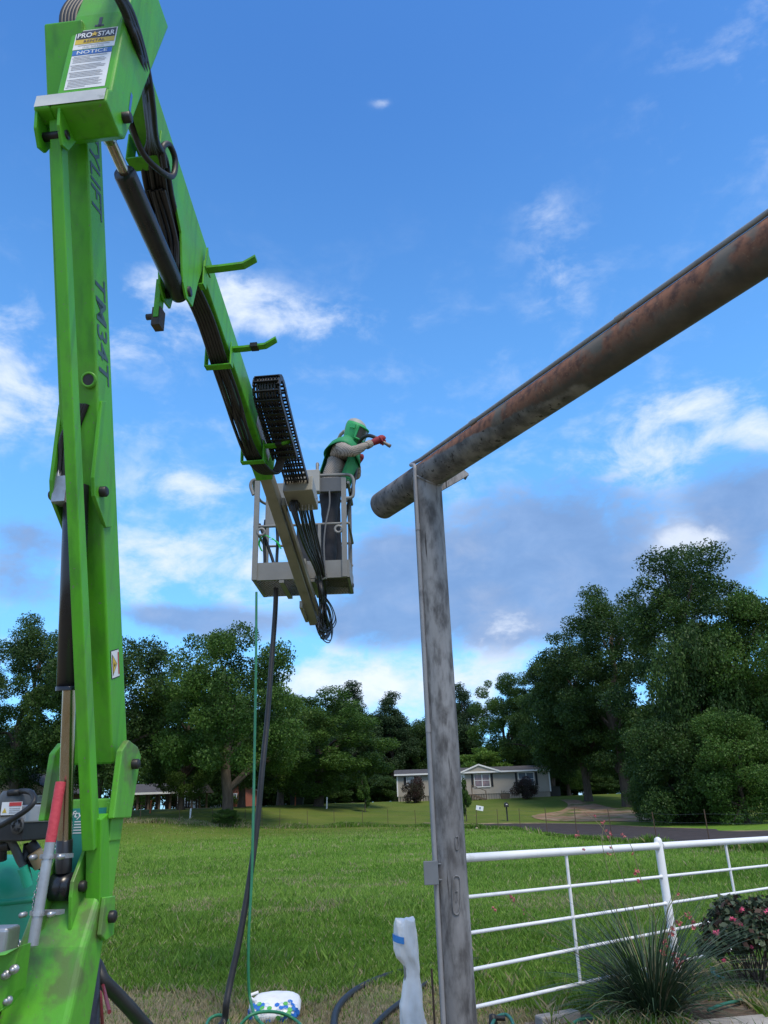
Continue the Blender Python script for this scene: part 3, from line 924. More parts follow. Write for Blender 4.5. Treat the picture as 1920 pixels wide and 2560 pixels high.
# brick house at the left edge
def house_simple(name, label, pxa, pxb, pyb, pye, pyr, Y, wallm, gablem, depth_, wins=()):
    A, B = pp(pxa, pyb, Y), pp(pxb, pyb, Y)
    z0, ze, zr = gz(A.x, Y) - .3, pp(pxa, pye, Y).z, pp(pxa, pyr, Y).z
    h_ = thing(name, ((A.x + B.x) / 2, Y, z0), label, 'house')
    xa, xb = A.x, B.x
    xm = (xa + xb) / 2
    MB().box((xm, Y + depth_ / 2, (z0 + ze) / 2), (xb - xa, depth_, ze - z0)).build('wall', wallm, h_)
    MB().prism([(xa, Y + .02, ze), (xb, Y + .02, ze), (xm, Y + .02, zr)], (0, depth_ - .04, 0)).build('gable', gablem, h_)
    r_ = MB()
    for s in (xa, xb):
        d_ = (s - xm) * .12
        r_.bar((s + d_, Y + depth_ / 2, ze - .1), (xm, Y + depth_ / 2, zr + .1), depth_ + .8, .12, (0, 1, 0))
    r_.build('roof', ROOF, h_)
    for (wa, wb, wz, wt_) in wins:
        p, q = pp(wa, wz, Y), pp(wb, wt_, Y)
        f_ = MB()
        for (bx, bz, sx_, sz_) in (((p.x + q.x) / 2, q.z, q.x - p.x + .2, .1), ((p.x + q.x) / 2, p.z, q.x - p.x + .2, .1), (p.x, (p.z + q.z) / 2, .1, q.z - p.z), (q.x, (p.z + q.z) / 2, .1, q.z - p.z)):
            f_.box((bx, Y - .04, bz), (sx_, .1, sz_))
        w_ = f_.build('window', TRIM, h_)
        MB().box(((p.x + q.x) / 2, Y - .02, (p.z + q.z) / 2), (q.x - p.x - .1, .03, q.z - p.z - .1)).build('pane', GLASS, w_)
    return h_
BRICK = mat('brown_brick', (.13, .085, .07), (.19, .13, .10), 14, .9, bump=.5)
REDB = mat('red_brick', (.33, .11, .07), (.25, .085, .06), 10, .9)
TANW = mat('tan_gable', (.34, .25, .19), (.39, .29, .22), 2, .8)
house_simple('brick_house', 'low brown brick house with tan gable at the left edge', -60, 128, 2022, 1988, 1938, 70, BRICK, TANW, 9, ((88, 110, 2006, 1989), (10, 34, 2006, 1989)))
house_simple('red_brick_building', 'red brick building glimpsed between tree trunks', 560, 640, 2004, 1978, 1962, 106, REDB, REDB, 8, ((585, 592, 1996, 1984),))
house_simple('white_building', 'pale building glimpsed above the pavilion roof', 440, 545, 2002, 1962, 1942, 112, TRIM, TRIM, 8, ((500, 512, 1992, 1976),))
# wheelie bin, marker posts on the lawn
p = at_y(741, 2008, 84)
p.z = gz(p.x, 84)
bn = thing('dumpster', p, 'dark green dumpster under the oaks left of the white marker', 'dumpster')
MB().prism([(p.x - .62, p.y, p.z), (p.x + .62, p.y, p.z), (p.x + .75, p.y, p.z + 1.1), (p.x - .75, p.y, p.z + 1.1)], (0, 1.1, 0)).build('bin', mat('bin_green', (.012, .022, .018), rough=.6), bn)
MB().prism([(p.x - .78, p.y - .05, p.z + 1.1), (p.x + .78, p.y - .05, p.z + 1.1), (p.x + .78, p.y - .05, p.z + 1.16), (p.x - .78, p.y - .05, p.z + 1.16)], (0, 1.2, .12)).build('lid', BLK, bn)
ORNG = mat('orange_paint', (.42, .10, .03), (.34, .09, .03), 5, .6)
for (px, py, h_, m_, lab) in ((817, 2022, 1.0, TRIM, 'white marker post on the lawn left of the sapling'), (375, 2033, 1.0, ORNG, 'orange marker post in front of the pavilion'), (738, 2014, 1.1, ORNG, 'orange marker post beside the dumpster'),
                              (686, 2003, .9, TRIM, 'white marker post behind the hanging hoses'), (475, 2046, .7, TRIM, 'short white marker post near the round-topped oak'), (856, 2006, .6, ORNG, 'short orange marker post behind the sapling')):
    p = at_g(px, py)
    w_ = .11
    mb = MB().bar(p - Vector((0, 0, .1)), p + Vector((.03, 0, h_)), w_, w_, (1, 0, 0)).lathe(p + Vector((.03, 0, h_)), (0, 0, 1), [(w_ * .7, -.02), (w_ * .6, .03), (0, .06)], 8)
    tag(mb.build('marker_post', m_, org=p), lab, 'marker post', 'marker posts on the lawn')
# ================================================================== BOOM LIFT
GREEN = mat('lime_green_paint', chips=(.13, .17, .10), streak=(.05, .22, .02), spec=.35, c1=(.070, .345, .012), c2=(.090, .385, .018), scale=3.0, rough=.42, bump=.06, bscale=60, c3=(.095, .24, .04), s3=2.4, lo3=.50, hi3=.75, rvar=.12, detail=9)
GREEND = mat('scuffed_green_paint', chips=(.14, .16, .10), streak=(.07, .24, .03), c1=(.110, .39, .030), c2=(.085, .34, .022), scale=5.0, rough=.46, bump=.1, bscale=40, c3=(.10, .18, .045), s3=4.5, lo3=.50, hi3=.60, rvar=.12, detail=9)
CYLBK = mat('black_cylinder', (.010, .011, .016), (.016, .017, .022), 12, .32, rvar=.08)
CHROME = mat('oily_chrome', (.42, .40, .36), (.30, .23, .13), 5, .22, metal=1.0, stretch=(3, 3, .4))
BOLT = mat('black_bolt', (.012, .012, .014), (.03, .028, .026), 20, .45, metal=.3)
ZINC = mat('galvanised', (.42, .43, .45), (.30, .31, .33), 14, .42, metal=.75, rvar=.1)
RUB = mat('black_hose_rubber', (.010, .010, .011), (.018, .018, .019), 14, .5)
BEIGE = mat('beige_basket_paint', (.165, .165, .155), (.20, .20, .185), 4, .5, c3=(.11, .10, .085), s3=4, lo3=.62, hi3=.75)
BEIGEB = mat('boom_bare_grey', (.27, .255, .205), (.20, .19, .15), 3, .45, c3=(.14, .125, .09), s3=3, lo3=.6, hi3=.75)
DKGREY = mat('dark_grey_box', (.06, .065, .07), (.08, .085, .09), 6, .5)
WHITEP = mat('sticker_white', (.66, .68, .70), (.74, .75, .76), 6, .5, c3=(.5, .5, .48), s3=9, lo3=.6, hi3=.75)
INK = mat('sticker_ink', (.020, .020, .026), (.035, .035, .04), 30, .6)
GREYINK = mat('faded_print', (.30, .31, .34), (.42, .43, .46), 60, .6)
NAVY = mat('sticker_dark_panel', (.030, .032, .05), (.05, .05, .07), 12, .45)
YELL = mat('sticker_yellow', (.62, .45, .04), (.55, .38, .04), 12, .5)
BLUE = mat('sticker_blue', (.035, .13, .42), (.05, .17, .45), 12, .5)
TEAL = mat('teal_plate', (.012, .20, .17), (.018, .24, .20), 8, .45)
SCUFF = mat('scuffed_white_tape', (.58, .60, .56), (.42, .44, .46), 5, .5, c3=(.22, .26, .22), s3=9, lo3=.6, hi3=.7)
LETTER = mat('dark_lettering', (.035, .07, .075), (.045, .10, .09), 8, .5)

LA = rad(5)
LP0 = Vector((-1.2, 3.1, 0))
LU = Vector((math.sin(LA), math.cos(LA), 0))
LR = Vector((math.cos(LA), -math.sin(LA), 0))
LZ = Vector((0, 0, 1))
def L(u, r, z): return LP0 + LU * u + LR * r + LZ * z
def lp(px, py, r=0.0):
    d_ = ray(px, py)
    t_ = (r - (EYE - LP0).dot(LR)) / d_.dot(LR)
    p_ = EYE + d_ * t_ - LP0
    return (p_.dot(LU), p_.z)
def hq(px, py, r_):
    u_, z_ = lp(px, py, r_)
    return L(u_, r_, z_)
def uz(mb, prof, r0, r1, mi=0):
    return mb.prism([L(u, r0, z) for u, z in prof], LR * (r1 - r0), mi)

lift = thing('boom_lift', L(0, 0, 0), 'lime green trailer boom lift with folded upright boom and grey basket', 'boom lift')
# pedestal
mb = MB()
uz(mb, [(-.02, 1.675), (-.055, 1.33), (.02, 1.20), (.085, 1.66)], -.12, .12)
pedestal = mb.build('pedestal', GREEND, lift, bevel=.008)
mb = MB()
uz(mb, [(-.050, 1.40), (-.075, 1.34), (-.115, 1.27), (-.160, 1.19), (-.235, .95), (-.40, .42), (.06, .42), (-.052, .92), (.012, 1.27)], -.128, .122)
mb.build('lower_link', GREEND, lift, bevel=.02, seg=3)
for s in (-1, 1):
    mb = MB()
    ear = [(-.011, 1.889), (.080, 1.869), (.120, 1.835), (.073, 1.60), (-.085, 1.60), (-.066, 1.845)]
    uz(mb, ear, s * .125, s * .150)
    uz(mb, [(-.05, 1.66), (.06, 1.64), (.05, 1.52), (-.05, 1.52)], s * .10, s * .126)
    e_ = mb.build('hinge_ear', GREEND, lift, bevel=.004)
    MB().lathe(L(.045, s * .149, 1.80), LR * s, [(.020, 0), (.020, .022), (.017, .026), (0, .026)], 16).build('hinge_bolt', BOLT, e_)
# upright lower boom
def bf(z): return -.022 - .3326 * (z - 1.876)
mb = MB()
zb, zt = 1.80, 4.74
prof = [(bf(zb), zb), (bf(zb) + .135, zb + .04), (bf(zt) + .135, zt + .04), (bf(zt), zt)]
uz(mb, prof, -.085, .085)
lb = mb.build('lower_boom', GREEN, lift, bevel=.010, seg=3)
for s in (-1, 1):                            # flanges that carry the lift cylinder pin
    mb = MB()
    uz(mb, [(bf(3.20) + .02, 3.20), (bf(2.85) - .085, 2.86), (bf(2.78) - .085, 2.79), (bf(2.70) + .01, 2.70), (bf(2.70) + .06, 2.72), (bf(3.20) + .06, 3.22)], s * .078, s * .094)
    f_ = mb.build('cylinder_cheek', GREEN, lift, bevel=.003)
    MB().lathe(L(bf(2.82) - .028, s * .093, 2.825), LR * s, [(.022, 0), (.022, .022), (.018, .027), (0, .027)], 14).build('pin_bolt', BOLT, f_)
mb = MB()
c = L(bf(3.30) - .001, .055, 3.27)
mb.lathe(c, -LU * .95 - LZ * .3, [(.034, -.004), (.034, .004), (.024, .006), (.024, -.01)], 18)
mb.build('hose_port', GREEN, lb)
MB().lathe(c, -LU * .95 - LZ * .3, [(.023, -.01), (.0, -.008)], 14).lathe(c - LU * .0, -LU * .95 - LZ * .3, [(.023, .004), (0, .004)], 14).build('port_hole', INK, lb)
# hose fittings block between the cheeks
mb = MB()
mb.box(L(-.385, -.055, 2.83), (.055, .06, .11), (LR, LU, LZ))
for k in range(3):
    mb.tube(smooth_path([L(-.40 + .01 * k, -.075 + .02 * k, 2.88), L(-.41, -.07 + .02 * k, 2.96), L(-.44 + .01 * k, -.055 + .02 * k, 3.06), L(-.46, .02 + .01 * k, 3.18)], 5), .011, 8, 1)
    mb.lathe(L(-.40 + .01 * k, -.075 + .02 * k, 2.87), LZ, [(.014, 0), (.014, .045), (.01, .05)], 6, 0)
mb.build('hydraulic_block', [ZINC, RUB], lift)
# lettering and warning plate on the right flank of the boom
bd = (L(bf(2.0), 0, 2.0) - L(bf(4.0), 0, 4.0)).normalized()       # down along the boom
bu = (LU - bd * LU.dot(bd)).normalized()
mb = MB()
text_faces(mb, 'TM34T', .125, L(bf(3.72) + .022, .0853, 3.72), bd, bu, 0, shear=.15, xs=1.22, bold=.01)
mb.build('lettering', LETTER, lb)
mb = MB()
text_faces(mb, 'NIFTYLIFT', .125, L(bf(4.50) + .022, .0853, 4.50), bd, bu, 0, shear=.15, xs=1.0, bold=.01)
mb.build('lettering', LETTER, lb)
def plate_on(o, X, Y, w_, h_, mi, mb_, off):
    N_ = X.cross(Y).normalized()
    o = o + N_ * off
    mb_.add([o, o + X * w_, o + X * w_ + Y * h_, o + Y * h_], [[0, 1, 2, 3]], mi)
mb = MB()
o = L(bf(2.15) + .028, .0853, 2.12)
plate_on(o - bd * .0, bu, -bd, .075, .115, 0, mb, .001)
plate_on(o - bd * .004 + bu * .004, bu, -bd, .067, .107, 1, mb, .002)
N_ = bu.cross(-bd).normalized()
t0 = o + N_ * .003
mb.add([t0 + bu * .010 - bd * .012, t0 + bu * .010 - bd * .100, t0 + bu * .052 - bd * .056], [[0, 2, 1]], 0)
mb.add([t0 + N_ * .001 + bu * .013 - bd * .020, t0 + N_ * .001 + bu * .013 - bd * .092, t0 + N_ * .001 + bu * .046 - bd * .056], [[0, 2, 1]], 2)
mb.add([t0 + N_ * .002 + bu * .017 - bd * .052, t0 + N_ * .002 + bu * .030 - bd * .066, t0 + N_ * .002 + bu * .024 - bd * .054, t0 + N_ * .002 + bu * .038 - bd * .057, t0 + N_ * .002 + bu * .022 - bd * .046, t0 + N_ * .002 + bu * .026 - bd * .054], [[0, 5, 1], [2, 4, 3]], 0)
plate_on(o - bd * .012 + bu * .060, bu, -bd, .009, .09, 3, mb, .003)
mb.build('warning_sticker', [INK, WHITEP, YELL, mat('sticker_red', (.5, .05, .05), rough=.5)], lb)
# tie rod
tA, tB = L(-.005, .088, 1.20), L(-.93, .028, 4.20)
mb = MB()
mb.bar(tA + LZ * .30 - LU * .11, tB, .046, .055, LR)
mb.build('tie_rod', GREEN, lift, bevel=.004)
mb = MB()
q0 = L(.0, .068, 1.215)
uz(mb, [(-.135, 1.60), (-.055, 1.215), (-.02, 1.195), (.02, 1.25), (-.07, 1.62)], .066, .124)
mb.build('tie_rod_end', GREEN, lift, bevel=.004)
mb = MB()
uz(mb, [(-.075, 1.335), (.01, 1.33), (.03, 1.20), (-.035, 1.19), (-.085, 1.215)], .126, .142)
e_ = mb.build('tie_rod_ear', GREEND, lift, bevel=.003)
MB().lathe(L(-.022, .142, 1.265), LR, [(.021, 0), (.021, .018), (.016, .022), (0, .022)], 16).build('pin_bolt', BOLT, e_)
# lift cylinder
cA, cB = L(-.10, -.012, 1.375), L(-.365, -.012, 2.86)
cd = (cB - cA).normalized()
ln = (cB - cA).length
mb = MB()
mb.lathe(cA, cd, [(.0, .70), (.048, .70), (.048, ln), (.0, ln)], 28)
mb.lathe(cA, cd, [(.051, .70), (.051, .715), (.048, .716)], 28)
cyl = mb.build('lift_cylinder', CYLBK, lift)
MB().lathe(cA, cd, [(.026, .14), (.026, .71)], 24).build('piston_rod', CHROME, cyl)
mb = MB()
mb.lathe(cA, cd, [(.029, .05), (.029, .16), (.026, .162), (0, .163)], 24)
mb.lathe(cA - LR * .038, LR, [(0, 0), (.047, 0), (.047, .076), (0, .076)], 24)
mb.build('clevis', CYLBK, cyl)
for r_ in (-.066, .040):
    mb = MB()
    uz(mb, [(-.045, 1.56), (-.115, 1.455), (-.155, 1.395), (-.155, 1.345), (-.125, 1.20), (-.05, 1.19)], r_, r_ + .014)
    e_ = mb.build('cylinder_ear', GREEND, lift, bevel=.003)
    s = 1 if r_ > 0 else -1
    MB().lathe(L(-.10, r_ + (.014 if s > 0 else 0), 1.375), LR * s, [(.019, 0), (.019, .016), (.015, .021), (0, .021)], 14).build('pin_bolt', BOLT, e_)
# data plate on the pedestal
pu = (L(-.02, 0, 1.675) - L(-.055, 0, 1.33)).normalized()
mb = MB()
plate_on(L(-.0245, -.105, 1.64) - pu * .30, LR, pu, .215, .30, 0, mb, .0015)
text_faces(mb, 'niftylift', .034, L(-.0245, -.02, 1.64) - pu * .032, LR, pu, 1, off=.003, align='CENTER', shear=.2, xs=1.3, bold=.01)
random.seed(5)
for k in range(5):
    plate_on(L(-.0245, -.03, 1.64) - pu * (.050 + k * .010), LR, pu, .08 + .05 * random.random(), .004, 1, mb, .003)
for k in range(11):
    zz = .115 + k * .014
    if random.random() < .8: plate_on(L(-.0245, -.095, 1.64) - pu * zz, LR, pu, .02 + .05 * random.random(), .005, 1, mb, .003)
    if random.random() < .8: plate_on(L(-.0245, .02 + .03 * random.random(), 1.64) - pu * zz, LR, pu, .02 + .03 * random.random(), .005, 1, mb, .003)
mb.build('data_plate', [TEAL, WHITEP], pedestal)
mb = MB()
o = L(-.0245, -.055, 1.64) - pu * .345
plate_on(o, LR, pu, .13, .04, 0, mb, .002)
for t_, s_, dz, sh in (('niftylift', .016, .027, .2), ('Q.A. CLEARED', .011, .016, 0), ('FOR DESPATCH', .011, .005, 0)):
    text_faces(mb, t_, s_, o + LR * .065 + pu * dz, LR, pu, 1, off=.003, align='CENTER', shear=sh, xs=1.1, bold=.008)
mb.build('check_label', [WHITEP, INK], pedestal)
# galvanised handle tube with red tape, clipped to the link
gA, gB = at_d(82, 2364, 2.47), at_d(152, 1955, 2.70)
mb = MB().tube([gA, gA.lerp(gB, .62)], .0175, 18, caps=False).tube([gA, gA.lerp(gB, .62)], .0150, 18, caps=False)
hb = mb.build('handle_tube', ZINC, lift)
tp = [gA.lerp(gB, .61 + .39 * k / 8) for k in range(9)]
MB().tube(tp, [.0178 + .0010 * (k % 2) for k in range(9)], 18).build('red_tape', mat('red_tape', (.42, .035, .055), (.50, .05, .07), 30, .55, bump=.3), hb)
for f in (.18, .52):
    c = gA.lerp(gB, f)
    mb = MB().tube([c - (gB - gA) * .012, c + (gB - gA) * .012], .021, 16).box(c + LU * .04 + LR * .01, (.11, .03, .014), (LR, LU, LZ)).lathe(c + LR * .055 - LU * .0, -LU, [(.009, 0), (.009, .03), (0, .03)], 6).lathe(c - LR * .045, -LU, [(.009, 0), (.009, .03), (0, .03)], 6)
    mb.build('clamp', ZINC, hb)
mb = MB()
ch0, ch1 = at_d(108, 2155, 2.58), at_d(82, 2270, 2.55)
for k in range(16):                                  # small safety chain
    c = ch0.lerp(ch1, k / 15) + LU * .004 * math.sin(k)
    mb.lathe(c, (LR if k % 2 else LU), [(.006, -.0015), (.0085, 0), (.006, .0015)], 8)
mb.build('safety_chain', ZINC, lift)
# outrigger bracket and drawbar at the foot
mb = MB()
q = [at_d(-60, 2395, 2.35), at_d(12, 2388, 2.35), at_d(54, 2362, 2.40), at_d(40, 2478, 2.40), at_d(5, 2525, 2.35), at_d(-60, 2560, 2.35)]
mb.prism(q, LU * .06)
br = mb.build('outrigger_bracket', GREEND, lift, bevel=.004)
for (a_, b_) in ((14, 2437), (34, 2424), (18, 2502)):
    MB().lathe(at_d(a_, b_, 2.37), -LU, [(.009, -.01), (.009, .014), (0, .015)], 6).lathe(at_d(a_, b_, 2.37), -LU, [(.014, -.01), (.014, .004), (0, .005)], 12).build('bolt', ZINC, br)
mb = MB()
mb.box(L(-.15, -.05, .36), (.5, 2.6, .12), (LR, LU, LZ)).box(L(.1, -.02, .46), (.34, .5, .1), (LR, LU, LZ))
mb.build('chassis', GREEND, lift, bevel=.01)
for s in (-1, 1):
    mb = MB()
    mb.lathe(L(.5, s * .62 - .08, .30), LR, [(.0, 0), (.18, 0), (.18, .16), (.0, .16)], 24)
    wh = mb.build('wheel', mat('wheel_rim', (.5, .5, .5), rough=.5), lift)
    MB().lathe(L(.5, s * .62 - .08, .30), LR, [(.17, -.01), (.28, 0), (.30, .04), (.30, .12), (.28, .16), (.17, .17)], 28).build('tyre', RUB, wh)
    MB().bar(L(.5, 0, .30), L(.5, s * .55, .30), .08, .08, LU).build('axle', BOLT, lift)
MB().bar(L(-.15, -.05, .30), L(-.15, -.05, 0), .07, .07, LR).box(L(-.15, -.05, .015), (.22, .22, .03), (LR, LU, LZ)).build('jack_leg', ZINC, lift)
# knuckle
mb = MB()
K0, K1 = .03, .262
uz(mb, [(-.975, 4.30), (-1.0, 4.27), (-1.005, 4.20), (-.87, 4.165), (-.82, 4.20), (-.69, 4.72), (-.55, 5.25), (-.86, 5.28), (-.945, 4.80)], K0, K1)
uz(mb, [(-.972, 4.305), (-1.002, 4.27), (-1.008, 4.195), (-.93, 4.185), (-.90, 4.305)], -.035, K0 + .004)
kn = mb.build('knuckle', GREEN, lift, bevel=.012, seg=3)
mb = MB()
q1, q2 = L(-1.0055, -.030, 4.205), L(-1.0008, -.030, 4.268)
plate_on(q1, LR, (q2 - q1).normalized(), .286, .064, 0, mb, .003)
q3 = L(-.975, -.030, 4.300)
plate_on(q2, LR, (q3 - q2).normalized(), .286, .040, 0, mb, .003)
mb.build('scuffed_band', SCUFF, kn)
for r_ in (-.032, .062):
    mb = MB()
    uz(mb, [(-.93, 4.30), (-1.0, 4.22), (-.985, 4.12), (-.945, 4.06), (-.90, 4.08), (-.84, 4.22)], r_, r_ + .012)
    mb.build('tie_rod_fork', GREEN, kn, bevel=.002)
MB().lathe(L(-.93, -.036, 4.13), LR, [(0, 0), (.018, 0), (.018, .116), (0, .116)], 14).build('fork_pin', BOLT, kn)
MB().lathe(L(-.86, K1, 4.275), LR, [(.024, 0), (.024, .030), (.019, .034), (0, .034)], 6).build('pivot_bolt', BOLT, kn)
mb = MB()
plate_on(L(-.83, K1, 4.36), LU, LZ, .018, .10, 0, mb, .0015)
mb.build('blue_mark', BLUE, kn)
fu = (L(-.945, 0, 4.80) - L(-.975, 0, 4.30)).normalized()
mb = MB()
SC_ = .86
SX, SW = K0 + .030, .198
f0 = L(-.975, SX, 4.30) + fu * .022
def row(y, h_, mi, x=0, w_=SW, off=.001): plate_on(f0 + fu * y * SC_ + LR * x * SC_, LR, fu, w_ * SC_, h_ * SC_, mi, mb, off)
def stext(body, size, y, x, mi, off, **kw): text_faces(mb, body, size * SC_, f0 + fu * y * SC_ + LR * x * SC_, LR, fu, mi, off=off, **kw)
row(0, .285, 0)
for k in range(22):
    random.seed(k)
    y = .012 + k * .0105
    if k in (6, 11, 16): continue
    ind = .012 if k % 5 else .006
    row(y, .0038, 3, ind, .17 - random.random() * (.09 if k % 4 == 0 else .02), .002)
row(.245, .038, 4, off=.002)
stext('NOTICE', .034, .252, SW / 2, 0, .003, align='CENTER', xs=1.25, bold=.012)
row(.290, .145, 0, -.004, SW + .012)
row(.365, .064, 2, .002, SW, .002)
row(.328, .036, 5, .002, SW, .002)
stext('PRO', .050, .374, .008, 0, .004, xs=.78, bold=.02)
stext('STAR', .050, .374, .112, 0, .004, xs=.72, bold=.02)
sc0 = f0 + (fu * .394 + LR * .094) * SC_ + LR.cross(fu) * .004
star = [sc0 + (LR * math.sin(k * math.pi / 5) + fu * math.cos(k * math.pi / 5)) * (.018 if k % 2 == 0 else .0075) for k in range(10)]
mb.add(star + [sc0], [[10, (k + 1) % 10, k] for k in range(10)], 5)
stext('RENTAL', .027, .336, SW / 2, 2, .004, align='CENTER', xs=1.1, bold=.01)
row(.316, .004, 3, .02, .16, .002)
stext('(936) 564-5224', .017, .296, SW / 2, 3, .003, align='CENTER', bold=.01)
mb.build('rental_sticker', [WHITEP, INK, NAVY, GREYINK, BLUE, YELL], kn)
mb = MB()
text_faces(mb, '1', .085, f0 + fu * .392 + LR * .070, LR, fu, 0, off=.0015, xs=1.1, bold=.03)
plate_on(f0 + fu * .392 + LR * .072, LR, fu, .040, .011, 0, mb, .0015)
mb.build('number', NAVY, kn)
# upper boom
SL = .314
def ub(u): return 5.05 - SL * (u + .40)
un = Vector((math.sin(math.atan(SL)), math.cos(math.atan(SL))))
mb = MB()
u0, u1 = -.52, 2.50
H_ = .235
uz(mb, [(u0, ub(u0)), (u1, ub(u1)), (u1 + un.x * H_, ub(u1) + un.y * H_), (u0 + un.x * H_, ub(u0) + un.y * H_)], -.07, .07)
upb = mb.build('upper_boom', GREEN, lift, bevel=.010, seg=3)
bo = L(1.75, .0705, ub(1.75) + .09)
bdn = (L(2.5, 0, ub(2.5)) - L(1.5, 0, ub(1.5))).normalized()
mb = MB()
bo = L(1.95, .0705, ub(1.95) + .055)
bup = (LZ - bdn * LZ.dot(bdn)).normalized()
plate_on(bo, bdn, bup, .42, .13, 0, mb, .001)
for k in range(5): plate_on(bo + bdn * .02 + bup * (.02 + .021 * k), bdn, bup, .3 - .05 * (k % 2), .008, 1, mb, .002)
mb.build('boom_sticker', [WHITEP, GREYINK], upb)
for u_, w_ in ((-.12, .09), (.62, .06), (1.22, .06), (2.14, .06)):   # hose guards slung under the boom
    mb = MB()
    z_ = ub(u_)
    mb.box(L(u_, 0, z_ - .115), (.185, w_, .010), (LR, LU, LZ))
    for s in (-1, 1): mb.box(L(u_, s * .088, z_ - .03), (.010, w_, .18), (LR, LU, LZ))
    mb.build('hose_guard', GREEN, upb, bevel=.003)
for u_, ext in ((.64, .31), (1.24, .30), (2.16, .22)):                # resting hooks to the right
    z_ = ub(u_) + .03
    pth = [L(u_, .09, z_), L(u_, .17, z_), L(u_ + .01, .09 + ext * .75, z_ + .015), L(u_ + .01, .09 + ext, z_ + .06)]
    mb = MB()
    vs = []
    for p_ in pth: vs += [p_ - LU * .028 - LZ * .004, p_ + LU * .028 - LZ * .004, p_ + LU * .028 + LZ * .012, p_ - LU * .028 + LZ * .012]
    fs = [[0, 1, 2, 3], [15, 14, 13, 12]]
    for k in range(3):
        for j in range(4): fs.append([k * 4 + (j + 1) % 4, k * 4 + j, k * 4 + 4 + j, k * 4 + 4 + (j + 1) % 4])
    mb.add(vs, fs)
    if u_ < 1:
        uz(mb, [(u_ - .05, z_ - .01), (u_ + .06, z_ - .01), (u_ - .02, z_ + .16)], .088, .098)
    else:
        mb.box(L(u_, .09 + ext * .5, z_ + .012), (.05, .064, .03), (LR, LU, LZ), 1)
    mb.build('rest_hook', [GREEN, BOLT], upb)
# cylinder bracket and upper (luffing) cylinder
for s in (-1, 1):
    mb = MB()
    uz(mb, [(-.02, ub(-.02) + .03), (.62, ub(.62) + .03), (.56, 4.60), (.50, 4.375), (.40, 4.36), (.33, 4.42), (.25, 4.70)], s * .060, s * .074)
    mb.build('cylinder_bracket', GREEN, upb, bevel=.003)
lA, lB = L(-.60, .05, 4.50), L(.425, .01, 4.425)
ld = (lB - lA).normalized()
ll = (lB - lA).length
mb = MB().lathe(lA, ld, [(.0, .20), (.050, .20), (.054, .215), (.054, ll), (.05, ll + .03), (0, ll + .045)], 28)
lc = mb.build('luffing_cylinder', CYLBK, lift)
MB().lathe(lA, ld, [(.026, -.16), (.026, .21)], 20).lathe(lA, ld, [(.031, -.02), (.031, .03), (.026, .035)], 20).build('piston_rod', CHROME, lc)
mb = MB().lathe(lB - LR * .075, LR, [(0, 0), (.03, 0), (.03, .15), (0, .15)], 16)
mb.build('pin', BOLT, lc)
# clip and valve hanging behind the luffing cylinder
mb = MB().box(L(.40, -.09, 4.36), (.03, .06, .26), (LR, LU, LZ)).box(L(.41, -.09, 4.24), (.05, .07, .12), (LR, LU, LZ), 1).lathe(L(.41, -.12, 4.26), -LR, [(.018, 0), (.018, .04), (0, .04)], 8, 1)
mb.build('latch_plate', [GREEN, mat('rusty_latch', (.07, .045, .03), (.03, .03, .03), 20, .7)], upb)
mb = MB().box(L(.36, .035, 4.58), (.05, .07, .09), (LR, LU, LZ)).lathe(L(.33, .035, 4.62), LZ - LU * .4, [(.014, 0), (.014, .07), (0, .07)], 8).lathe(L(.38, .05, 4.62), LZ - LU * .2, [(.012, 0), (.012, .06), (0, .06)], 8)
mb.build('valve_block', ZINC, upb)
# hoses: bundle over the knuckle and below the boom
mb = MB()
random.seed(3)
for k in range(7):
    j = (k - 3) * .013
    w_ = .012 * math.sin(k * 2.3)
    e_ = 7 * (k - 3) / 3
    pts = [L(-.80, .16 + j, 5.32), hq(285 + e_, -45, .27 + j * .3), hq(318 + e_ + 200 * w_, 30, .275 + w_), hq(346 + e_, 110, .27 - w_), hq(364 + e_, 190, .235 + w_), hq(374 + e_ * 1.2, 270, .17 + j), hq(382 + e_ * 1.3, 350, .10 + j), L(-.10, .04 + j * 1.6, 4.86 + w_), L(.12, j * 1.6, 4.80 + w_), L(.36, j * 1.4, 4.72 - w_)]
    mb.tube(smooth_path(pts, 6), .0125 + .003 * (k % 3 == 0), 8)
mb.tube(smooth_path([L(-.52, .05, 4.88), L(-.42, .05, 4.80), L(-.30, .07, 4.72), L(-.18, .11, 4.72), L(-.06, .13, 4.80), L(-.06, .135, 4.92), L(-.14, .13, 4.94), L(-.19, .12, 4.86), L(-.12, .11, 4.80)], 6), .016, 8)
for k in range(5):
    j = k * .018 - .036
    mb.tube(smooth_path([L(u_, r_, z_) for u_, r_, z_ in ((-.72, .06 + j, 5.32), (-.80, -.03 + j, 5.18), (-.84, -.07 + j * .9, 5.0), (-.82, -.06 + j * .8, 4.84), (-.78, -.05 + j * .5, 4.72))], 6), .0135, 8)
for k in range(6):
    j = k * .02 - .05
    dz = .03 * math.sin(k * 2.1)
    pts = [L(.02, .0 + j, 4.80 + dz * .3), L(.25, j, 4.66 + dz), L(.33, j * .8, 4.52 + dz), L(.40, j, 4.62 + dz), L(.55, j, 4.62), L(.9, j, ub(.9) - .05), L(1.22, j, ub(1.22) - .07), L(1.55, j, ub(1.55) - .085 - dz * .5), L(1.8, j, ub(1.8) - .10 + dz), L(2.10, j, ub(2.1) - .08), L(2.30, .05 + j, ub(2.3) - .07), L(2.38, .13 + j * .6, ub(2.38) - .02), L(2.34, .19 + j * .5, ub(2.3) + .10)]
    mb.tube(smooth_path(pts, 5), .0125, 7)
mb.build('hydraulic_hoses', RUB, lift)
